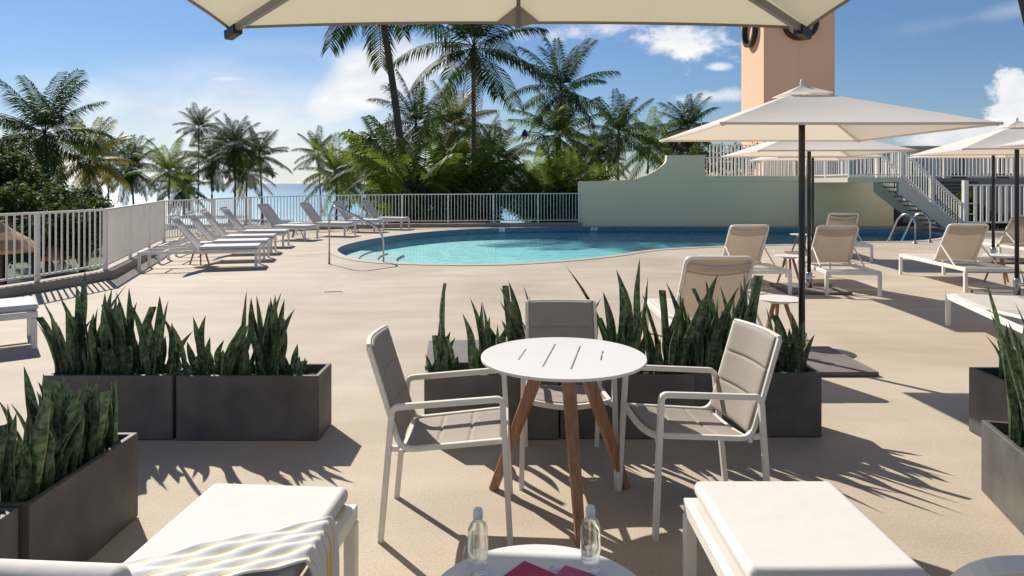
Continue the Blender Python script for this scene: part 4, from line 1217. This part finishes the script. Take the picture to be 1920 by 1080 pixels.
def dead_mesh():
    rnd = random.Random(77); mb = MB()
    for k in range(5): frond(mb, k * 1.5 + rnd.uniform(-.4, .4), radians(rnd.uniform(-75, -45)), rnd.uniform(2.0, 3.0), .5, rnd, lf=.7, nl=20, lw=.05)
    o = mb.build('dead_fronds', M['dead_frond']); d = o.data; bpy.data.objects.remove(o); return d
DEADF = dead_mesh()
GZ = -5.0
def palm(label, px, py, rad, kind='d', lean=0.0, Y=None, var=0, trunk_r=.19, scale=None, group='coconut palms on the shore', nuts=True, base_px=None, base_py=None):
    Yp = Y or F * 5.1 / rad
    sc = scale or rad * Yp / F / 3.25
    cz = CH + (HY - py) * Yp / F; cx = (px - 960) * Yp / F
    if cz < GZ + .8: cz = GZ + .8
    bx = cx + lean
    rnd = random.Random(int(px * 31 + py))
    t = thing('palm_tree', label, 'palm tree', (bx, Yp, GZ), 0, group)
    H = cz - GZ; pts = []; rad_ = []
    bow = rnd.uniform(-.25, .25)
    for k in range(13):
        u = k / 12
        pts.append((-lean * u - bow * sin(pi * u) * min(1, H / 8), bow * .4 * sin(pi * u), H * u)); rad_.append((1.35 if k == 0 else 1.0) - .38 * u + .03 * (k % 2))
    mb = MB(); mb.sweep(pts, trunk_r * 2, n=9, radii=rad_); mb.build('trunk', M['trunk'], t)
    lst = CR[kind]; c = bpy.data.objects.new('crown', lst[var % len(lst)]); COL.objects.link(c)
    c.parent = t; c.location = (-lean, 0, H); c.rotation_euler = (0, 0, rnd.uniform(0, 6.28)); c.scale = (sc, sc, sc * rnd.uniform(.92, 1.08))
    if nuts and kind in 'dy' and rad > 50:
        c2 = bpy.data.objects.new('dead_fronds', DEADF); COL.objects.link(c2); c2.parent = t; c2.location = (-lean, 0, H - .1); c2.scale = (sc,) * 3; c2.rotation_euler = (0, 0, rnd.uniform(0, 6.28))
    if nuts and kind in 'dg':
        mb = MB()
        for k in range(7):
            a = rnd.uniform(0, 6.28); rr = .22; c_ = (cos(a) * rr, sin(a) * rr, rnd.uniform(-.5, -.15))
            prof_ = [(.12 * sin(pi * i / 6), c_[2] - .13 * cos(pi * i / 6)) for i in range(7)]
            mb.lathe(prof_, (c_[0], c_[1], 0), n=8)
        o = mb.build('coconut_cluster', M['nut'], t); o.location = (-lean, 0, H)
    return t

palm('large palm at the far left with long feathered fronds against the open sky', 84, 250, 113, 'd', .3, var=0)
palm('yellow green palm drooping over the dark trees, just right of the large left palm', 168, 300, 78, 'y', .0)
palm('small palm left of the lone slim one, behind the yellowing fronds', 205, 305, 52, 'd', var=1)
palm('lone slim palm standing clear above the railing bend', 246, 314, 54, 'd', .5, var=2)
palm('bushy palm just left of the tallest far palm', 318, 322, 58, 'g', var=0)
palm('tallest slender palm of the far left group', 373, 240, 42, 'd', -.3, var=1)
palm('palm close under the tallest slender one, to its right', 398, 300, 55, 'd', var=0)
palm('full dark palm in the middle of the far left group', 440, 272, 58, 'd', var=2)
palm('palm with fronds falling right at the edge of the far left group', 486, 292, 52, 'd', .6, var=1)
palm('low palm beneath the far left group with yellowish fronds', 462, 322, 50, 'y', var=0)
palm('low dark palm left of the far left group, half its crown under the horizon', 345, 350, 46, 'd', var=2)
palm('ragged palm leaning left, alone against the bright horizon', 597, 288, 42, 'd', .8, var=1)
palm('round green palm right beside the ragged leaning one', 630, 325, 64, 'g', var=1)
palm('very tall leaning palm whose crown is hidden by the overhead canopy', 703, -62, 180, 'd', 2.5, Y=40, var=0, trunk_r=.27, scale=1.6)
palm('tall dark palm with the biggest crown, centre of the photo', 888, 88, 140, 'd', .3, var=1, trunk_r=.22)
palm('dense palm between the two tall trunks', 780, 235, 84, 'd', var=1)
palm('dense palm in front of the biggest crown trunk, its crown half as high', 852, 240, 80, 'y', var=0)
palm('dark palm right of the biggest crown trunk', 935, 300, 70, 'd', var=0)
palm('palm arching left of the leaning trunk over the street lamp', 722, 318, 88, 'd', var=2)
palm('upright palm right of the biggest crown, clear against the blue sky', 1052, 168, 92, 'd', var=1, trunk_r=.20)
palm('light green palm beneath the clear upright one', 1045, 255, 92, 'g', var=0)
palm('low green palm at the left foot of the light green one', 998, 350, 62, 'g', var=1)
palm('low dark palm behind the light green one on its right', 1088, 300, 58, 'd', var=0)
palm('dark palm left of the stepped wall top', 1122, 292, 60, 'd', var=2)
palm('palm with a raised feathery head above the low wall top', 1160, 250, 72, 'd', var=1)
palm('palm behind the curve of the green wall', 1216, 278, 66, 'g', var=0)
palm('rounded palm at the left tip of the big umbrella', 1290, 240, 62, 'd', var=2)
palm('palm half hidden behind the high step of the green wall', 1262, 285, 60, 'd', var=0)
palm('dark palm just behind the trunk of the biggest palm', 908, 285, 62, 'd', var=1)
palm('dark low palm at the extreme left edge', 12, 318, 92, 'd', var=2)
palm('small palm low on the horizon under the ragged leaning one', 655, 345, 50, 'd', var=0)

# young palms with upright fronds close behind the railing
def young(label, px, py, Y, sc, var, rz=0):
    cz = CH + (HY - py) * Y / F; cx = (px - 960) * Y / F
    t = thing('young_palm', label, 'palm tree', (cx, Y, GZ), 0, 'young palms behind the pool railing')
    mb = MB(); mb.sweep([(0, 0, 0), (.1, 0, (cz - GZ) * .5), (0, 0, cz - GZ)], .36, n=9, radii=[1.2, 1, .9]); mb.build('trunk', M['trunk'], t)
    c = bpy.data.objects.new('crown', CR['u'][var]); COL.objects.link(c); c.parent = t; c.location = (0, 0, cz - GZ); c.scale = (sc,) * 3; c.rotation_euler = (0, 0, rz)
young('bright green young palm with upright fronds directly behind the pool railing', 790, 398, 31.1, 1.10, 0, .4)
young('broad young palm right of the bright upright one', 848, 396, 31.6, 1.0, 1, 2.0)
young('young palm in front of the biggest palm trunk', 900, 412, 32.6, .80, 0, 4)
young('young palm beside the left end of the green wall', 1045, 405, 31.6, 0.90, 1, 1)
young('small young palm left of the bright upright one', 745, 410, 31.6, 0.81, 1, 3.3)
young('small young palm halfway along the right part of the pool railing', 1005, 415, 32.1, 0.66, 0, 5)
young('young palm close to the wall end with fronds over the rail', 1072, 415, 32.6, 0.84, 0, 2.2)

# ------------------------------------------------------------------ broadleaf trees and shrubs
def leaf_cloud(seed, n, size, blobs):
    rnd = random.Random(seed); mb = MB()
    tot = sum(b[3] ** 2 for b in blobs)
    for (bx, by, bz, br) in blobs:
        for k in range(int(n * br * br / tot)):
            while True:
                p = Vector((rnd.uniform(-1, 1), rnd.uniform(-1, 1), rnd.uniform(-1, 1)))
                if .45 < p.length < 1: break
            p = Vector((bx, by, bz)) + p * br
            a = Vector((rnd.uniform(-1, 1), rnd.uniform(-1, 1), rnd.uniform(-1, .6))).normalized(); b = a.cross(Vector((rnd.uniform(-1, 1), rnd.uniform(-1, 1), 1))).normalized()
            s = size * rnd.uniform(.6, 1.3)
            mb.add([p, p + a * s * .5 + b * s * .28, p + a * s, p + a * s * .5 - b * s * .28], [(0, 1, 2, 3)])
    return mb
rb_ = random.Random(99)
bl = [(rb_.uniform(-1.7, 1.7), rb_.uniform(-1.4, 1.4), rb_.uniform(-1.2, 1.5), rb_.uniform(.55, 1.1)) for _ in range(16)]
tmp = leaf_cloud(1, 5200, .30, bl).build('leaves', M['bush']); LC1 = tmp.data; bpy.data.objects.remove(tmp)
bl = [(rb_.uniform(-1.8, 1.8), rb_.uniform(-1.3, 1.3), rb_.uniform(-1.0, 1.1), rb_.uniform(.5, 1.0)) for _ in range(14)]
tmp = leaf_cloud(2, 4600, .26, bl).build('leaves', M['bush']); LC2 = tmp.data; bpy.data.objects.remove(tmp)
def tree(label, px, py, Y, sc, var, name='broadleaf_tree', cat='tree'):
    cz = CH + (HY - py) * Y / F; cx = (px - 960) * Y / F
    t = thing(name, label, cat, (cx, Y, GZ), 0, 'broadleaf trees and shrubs below the deck')
    H = max(.5, cz - GZ)
    mb = MB(); mb.sweep([(0, 0, 0), (.15, 0, H * .6), (0, 0, H)], .3 * sc, n=8, radii=[1.2, .9, .5])
    for k in range(5):
        a = k * 1.3; mb.sweep([(.1, 0, H * .55), (cos(a) * .9 * sc, sin(a) * .9 * sc, H + .2 * sc)], .10 * sc, n=6, radii=[1, .4])
    mb.build('trunk', M['trunk'], t)
    c = bpy.data.objects.new('crown', (LC1, LC2)[var]); COL.objects.link(c); c.parent = t; c.location = (0, 0, H); c.scale = (sc,) * 3; c.rotation_euler = (0, 0, px * .7)
tree('dense dark leafy tree at the left edge above the railing', 8, 372, 34, .95, 0)
tree('dark leafy tree left of the railing bend, under the large palm', 80, 400, 33, .8, 1)
tree('leafy tree at the right end of the dark thicket', 160, 405, 38, .7, 0)
tree('dark leafy tree just outside the left edge', -60, 372, 32, 1.0, 1)
tree('low dark leafy tree seen through the left railing', 60, 430, 30, .85, 0)
tree('low leafy tree seen through the railing near its bend', 150, 425, 31, .8, 1)
tree('low leafy tree behind the leftmost balusters', 0, 440, 27, .7, 1)
tree('dark shrub behind the railing under the bright young palm', 800, 402, 31, .72, 0, 'shrub', 'shrub')
tree('dark shrub behind the railing under the broad young palm', 880, 402, 32, .75, 1, 'shrub', 'shrub')
tree('dark shrub behind the railing beside the wall end', 1060, 402, 31, .6, 0, 'shrub', 'shrub')
tree('dark shrub behind the pool railing right of the open sea gap', 1020, 410, 33, .38, 1, 'shrub', 'shrub')
tree('dark shrub between the far lounger and the young palms', 752, 408, 33, .36, 1, 'shrub', 'shrub')

# hedge on the upper terrace
t = thing('hedge', 'dark clipped hedge on the upper terrace left of the tower', 'hedge', (11.6, 37.6, 1.8))
tmp = leaf_cloud(5, 5000, .16, [(x * .35 - 2.0, R.uniform(-.3, .3), .5 + .5 * (i % 3), .55) for i, x in enumerate(range(12))]); tmp.build('leaves', M['bush'], t)
t = thing('hedge', 'dark shrubs behind the white picket fence by the stair foot', 'hedge', (wx(1845, 23.6), 23.9, 0))
leaf_cloud(6, 3600, .13, [(-.6, 0, .5, .5), (-.1, 0, .45, .45), (.5, .1, .35, .35), (-.4, .1, .95, .35), (1.0, 0, .3, .3)]).build('leaves', M['bush'], t)

# ------------------------------------------------------------------ lamp posts
def lamp(label, px, py, Y, side=1, big=1.0, white=False):
    z = CH + (HY - py) * Y / F; x = (px - 960) * Y / F
    t = thing('street_lamp', label, 'street lamp', (x + side * 1.3 * big, Y, GZ), 0, 'street lamps among the palms')
    H = z - GZ
    mb = MB(); mb.sweep([(0, 0, 0), (0, 0, H - 1.1)], .13, n=10, radii=[1.3, .7]); mb.build('post', M['lampblack'], t)
    mb = MB(); pts = [(0, 0, H - 1.1)] + [(-side * (1.3 * big) * (1 - cos(a)) / 2 * 1.0, 0, H - 1.1 + 1.0 * sin(a)) for a in [pi * k / 10 for k in range(1, 6)]]
    pts += [(-side * 1.3 * big, 0, H - .05)]
    mb.sweep(pts, .06, n=8); mb.build('arm', M['lampblack'], t)
    mb = MB(); mb.lathe([(0, .08), (.05, .05), (.16, -.10), (.20, -.28), (.20, -.32), (0, -.32)], (-side * 1.3 * big, 0, H), n=14); mb.build('lamp_head', M['lampblack'], t)
    mb = MB(); mb.lathe([(0, -.321), (.16, -.322), (.12, -.42), (0, -.45)], (-side * 1.3 * big, 0, H), n=14); mb.build('lamp_glass', M['lampglass'], t)
lamp('black hooked street lamp beside the leaning palm trunk', 692, 258, 34, 1)
lamp('thin street lamp between the biggest palm and the light green palm', 984, 245, 38, 1)
lamp('street lamp poking above the rounded palm by the umbrella tip', 1288, 205, 60, 1)

# ------------------------------------------------------------------ beach furniture below, seen through the left railing
def thatch(label, px, py, Y, r=1.5):
    z = CH + (HY - py) * Y / F; x = (px - 960) * Y / F
    t = thing('thatched_umbrella', label, 'beach umbrella', (x, Y, GZ), 0, 'orange thatched umbrellas below the deck')
    H = z - GZ
    mb = MB(); prof_ = [(0, H), (r * .35, H - .35), (r * .7, H - .62), (r, H - .95), (r * .97, H - 1.08), (r * .6, H - .8), (0, H - .4)]
    mb.lathe(prof_, n=20, smooth=False); mb.build('thatch_roof', M['thatch'], t)
    mb = MB(); mb.lathe([(0, 0), (.06, 0), (.05, H - .3), (0, H - .3)], n=8); mb.build('pole', M['trunk'], t)
thatch('orange thatched umbrella at the left edge, tallest one behind the railing', 2, 415, 24, 1.15)
thatch('orange thatched umbrella right of the leftmost railing post', 88, 440, 30, 1.0)
thatch('orange thatched umbrella near the railing bend', 150, 440, 34, 1.4)
thatch('small orange thatched umbrella between two others behind the railing', 118, 450, 42, 1.1)
mb = MB(); mb.box((-22, 31.5, -3.55), (14, .3, .12)); 
for k in range(8): mb.box((-28.5 + k * 1.85, 31.5, -4.3), (.14, .14, 1.4))
o = mb.build('beach_rail', M['white_paint']); tag(o, 'low white post and rail barrier below the deck', 'rail')
mb = MB(); mb.box((-17.2, 22.5, -4.1), (8, .35, 1.8)); o = mb.build('garden_wall', M['beige'], bevel=.02); tag(o, 'low pale garden wall just below the deck edge', 'wall')

# distant bathers at the waterline
def bather(label, px, py, Y):
    x = (px - 960) * Y / F
    t = thing('person', label, 'person', (x, Y, GZ), R.uniform(-1, 1), 'people far away on the beach')
    bm = bmesh.new(); V = []
    def v(*c): q = bm.verts.new(c); V.append(q); return q
    pel, ch, nk, hd, ht = v(0, 0, .95), v(0, 0, 1.3), v(0, 0, 1.5), v(0, 0, 1.62), v(0, 0, 1.74)
    bm.edges.new((pel, ch)); bm.edges.new((ch, nk)); bm.edges.new((nk, hd)); bm.edges.new((hd, ht))
    rad_ = [.15, .16, .06, .09, .07]
    for s in (-1, 1):
        sh = v(s * .18, 0, 1.42); el = v(s * .25, .02, 1.15); ha = v(s * .26, -.06, .9); hf = v(s * .26, -.08, .8)
        bm.edges.new((ch, sh)); bm.edges.new((sh, el)); bm.edges.new((el, ha)); bm.edges.new((ha, hf)); rad_ += [.07, .05, .035, .04]
        hp = v(s * .1, 0, .88); kn = v(s * .12, -.03, .48); an = v(s * .13, .03, .08); ft = v(s * .14, -.12, .03)
        bm.edges.new((pel, hp)); bm.edges.new((hp, kn)); bm.edges.new((kn, an)); bm.edges.new((an, ft)); rad_ += [.1, .065, .045, .04]
    me = bpy.data.meshes.new('body'); bm.to_mesh(me); bm.free(); me.materials.append(M['skin'])
    o = bpy.data.objects.new('body', me); COL.objects.link(o); o.parent = t
    sk = o.modifiers.new('skin', 'SKIN')
    for i, d_ in enumerate(me.skin_vertices[0].data if me.skin_vertices else []): d_.radius = (rad_[i],) * 2
    o.modifiers.new('sub', 'SUBSURF').render_levels = 1
    if not me.skin_vertices:
        pass
    mb = MB(); mb.lathe([(0, .78), (.17, .78), (.18, .9), (.165, 1.03), (0, 1.04)], n=12); mb.build('shorts', M['swim'], t)
    mb = MB(); mb.lathe([(0, 1.80), (.08, 1.78), (.105, 1.70), (.10, 1.64), (0, 1.63)], n=10); mb.build('hair', M['hair'], t)
bather('person standing at the waterline left of two others, seen between palm trunks', 429, 424, 100)
bather('person beside another at the waterline, right one of a close pair', 434.5, 424, 101)
bather('person wading alone behind the second far palm trunk', 462, 420, 96)
bather('person standing at the waterline near the far loungers backs', 492, 420, 104)

# ------------------------------------------------------------------ light, sky, camera
EL, AZ = radians(40.3), radians(-36.9)      # sun towards (-.6, .8)
sun_dir = Vector((sin(AZ) * cos(EL), cos(AZ) * cos(EL), sin(EL)))
ld = bpy.data.lights.new('sun', 'SUN'); ld.energy = 5.0; ld.angle = radians(0.5); ld.color = (1.0, .94, .84)
lo = bpy.data.objects.new('sun', ld); COL.objects.link(lo); lo.rotation_euler = (-sun_dir).to_track_quat('-Z', 'Y').to_euler()

W = bpy.data.worlds.new('World'); SC.world = W; W.use_nodes = True
nt = W.node_tree; nt.nodes.clear(); L = nt.links
out = N(nt, 'ShaderNodeOutputWorld'); bg = N(nt, 'ShaderNodeBackground'); bg.inputs['Strength'].default_value = .062
sky = N(nt, 'ShaderNodeTexSky'); sky.sky_type = 'NISHITA'; sky.sun_disc = False; sky.sun_elevation = EL; sky.sun_rotation = AZ
sky.altitude = 0; sky.air_density = 1.1; sky.dust_density = .2; sky.ozone_density = 4.0
tc = N(nt, 'ShaderNodeTexCoord'); sep = N(nt, 'ShaderNodeSeparateXYZ'); L.new(tc.outputs['Generated'], sep.inputs[0])
ymax = N(nt, 'ShaderNodeMath', operation='MAXIMUM'); ymax.inputs[1].default_value = .08; L.new(sep.outputs['Y'], ymax.inputs[0])
du = N(nt, 'ShaderNodeMath', operation='DIVIDE'); L.new(sep.outputs['X'], du.inputs[0]); L.new(ymax.outputs[0], du.inputs[1])
dv = N(nt, 'ShaderNodeMath', operation='DIVIDE'); L.new(sep.outputs['Z'], dv.inputs[0]); L.new(ymax.outputs[0], dv.inputs[1])
uvw = N(nt, 'ShaderNodeCombineXYZ'); L.new(du.outputs[0], uvw.inputs[0]); L.new(dv.outputs[0], uvw.inputs[1])
def wnoise(scale, sx, sy, det=7, dist=.0, rough=.6, off=(0, 0, 0)):
    mp = N(nt, 'ShaderNodeMapping'); mp.inputs['Scale'].default_value = (sx, sy, 1); mp.inputs['Location'].default_value = off
    L.new(uvw.outputs[0], mp.inputs['Vector'])
    n_ = N(nt, 'ShaderNodeTexNoise'); n_.inputs['Scale'].default_value = scale; n_.inputs['Detail'].default_value = det; n_.inputs['Distortion'].default_value = dist
    n_.inputs['Roughness'].default_value = rough
    L.new(mp.outputs[0], n_.inputs['Vector']); return n_.outputs['Fac']
nz_c = wnoise(14, 1, 1.5, 8, .3, .62)
nz_w = wnoise(5, 1, 2.6, 6, .8, .5, (3, 1, 0))
def mth(op, a, b=None, c=None):
    n_ = N(nt, 'ShaderNodeMath', operation=op)
    for i, q in enumerate((a, b, c)):
        if q is None: continue
        if isinstance(q, (int, float)): n_.inputs[i].default_value = q
        else: L.new(q, n_.inputs[i])
    return n_.outputs[0]
def blob(px, py, rx, ry, rot, noise, amp, edge0, edge1, op_):
    u0, v0 = (px - 960) / F, (HY - py) / F; a = radians(rot)
    x = mth('SUBTRACT', du.outputs[0], u0); y = mth('SUBTRACT', dv.outputs[0], v0)
    xr = mth('ADD', mth('MULTIPLY', x, cos(a) * F / rx), mth('MULTIPLY', y, sin(a) * F / rx))
    yr = mth('ADD', mth('MULTIPLY', x, -sin(a) * F / ry), mth('MULTIPLY', y, cos(a) * F / ry))
    r2 = mth('ADD', mth('MULTIPLY', xr, xr), mth('MULTIPLY', yr, yr))
    d_ = mth('SUBTRACT', 1.0, mth('SQRT', r2))
    v_ = mth('ADD', d_, mth('MULTIPLY', mth('SUBTRACT', noise, .5), amp))
    mr = N(nt, 'ShaderNodeMapRange'); mr.interpolation_type = 'SMOOTHSTEP'; mr.inputs[1].default_value = edge0; mr.inputs[2].default_value = edge1; mr.inputs[4].default_value = op_
    L.new(v_, mr.inputs[0]); return mr.outputs[0]
bl_ = [
 blob(690, 165, 200, 75, 24, nz_w, 1.5, -.2, .6, .95),
 blob(430, 240, 620, 170, 3, nz_w, .9, -.1, 1.1, .75),
 blob(1290, 80, 150, 46, 8, nz_c, 4.0, .1, 1.0, .92),
 blob(1085, 55, 170, 26, 6, nz_c, 3.6, .1, 1.2, .8),
 blob(1345, 125, 34, 12, 0, nz_c, 1.6, .0, .6, .8),
 blob(1335, 182, 80, 18, 3, nz_c, 2.0, .0, .8, .7),
 blob(1905, 190, 78, 62, 0, nz_c, 2.2, .02, .35, .95),
 blob(1830, 262, 190, 42, 5, nz_c, 1.5, .0, .7, .8),
 blob(425, 148, 44, 5, 0, nz_w, 1.2, .0, .7, .7),
 blob(675, 255, 34, 16, 0, nz_c, 1.6, .0, .6, .7),
 blob(300, 238, 60, 5, 0, nz_w, 1.2, .0, .9, .5),
 blob(1900, 20, 300, 30, 10, nz_w, 1.4, .2, 1.2, .25),
 blob(200, 330, 760, 130, 0, nz_w, .6, .0, .85, .95),
 blob(650, 330, 400, 50, 0, nz_w, 1.0, .0, 1.2, .45),
]
acc = bl_[0]
for b in bl_[1:]: acc = mth('MAXIMUM', acc, b)
front = mth('GREATER_THAN', sep.outputs['Y'], .1)
acc = mth('MULTIPLY', acc, front)
cl = N(nt, 'ShaderNodeValToRGB'); cl.color_ramp.elements[0].position = .3; cl.color_ramp.elements[0].color = (.74, .77, .85, 1); cl.color_ramp.elements[1].position = .62; cl.color_ramp.elements[1].color = (1.0, .98, .96, 1)
nz_s = wnoise(9, 1, 1.8, 5, .4, .6, (1, 5, 0)); L.new(nz_s, cl.inputs['Fac'])
bg2 = N(nt, 'ShaderNodeBackground'); bg2.inputs['Strength'].default_value = .85; L.new(cl.outputs[0], bg2.inputs['Color'])
tint = N(nt, 'ShaderNodeVectorMath', operation='MULTIPLY'); tint.inputs[1].default_value = (.88, 1.01, 1.2)
L.new(sky.outputs[0], tint.inputs[0]); L.new(tint.outputs[0], bg.inputs['Color'])
ms = N(nt, 'ShaderNodeMixShader'); L.new(acc, ms.inputs[0]); L.new(bg.outputs[0], ms.inputs[1]); L.new(bg2.outputs[0], ms.inputs[2])
L.new(ms.outputs[0], out.inputs['Surface'])

cd = bpy.data.cameras.new('camera'); cam = bpy.data.objects.new('camera', cd); COL.objects.link(cam)
cam.location = (0, 0, CH); cam.rotation_euler = (pi / 2, 0, 0)
cd.sensor_width = 36; cd.lens = 24; cd.shift_y = -(540 - HY) / 1920; cd.clip_start = .05; cd.clip_end = 60000
SC.camera = cam
SC.view_settings.view_transform = 'Standard'; SC.view_settings.look = 'None'; SC.view_settings.exposure = 0.30; SC.view_settings.gamma = 1
SC.cycles.max_bounces = 8; SC.cycles.transparent_max_bounces = 12
SC.cycles.use_denoising = True
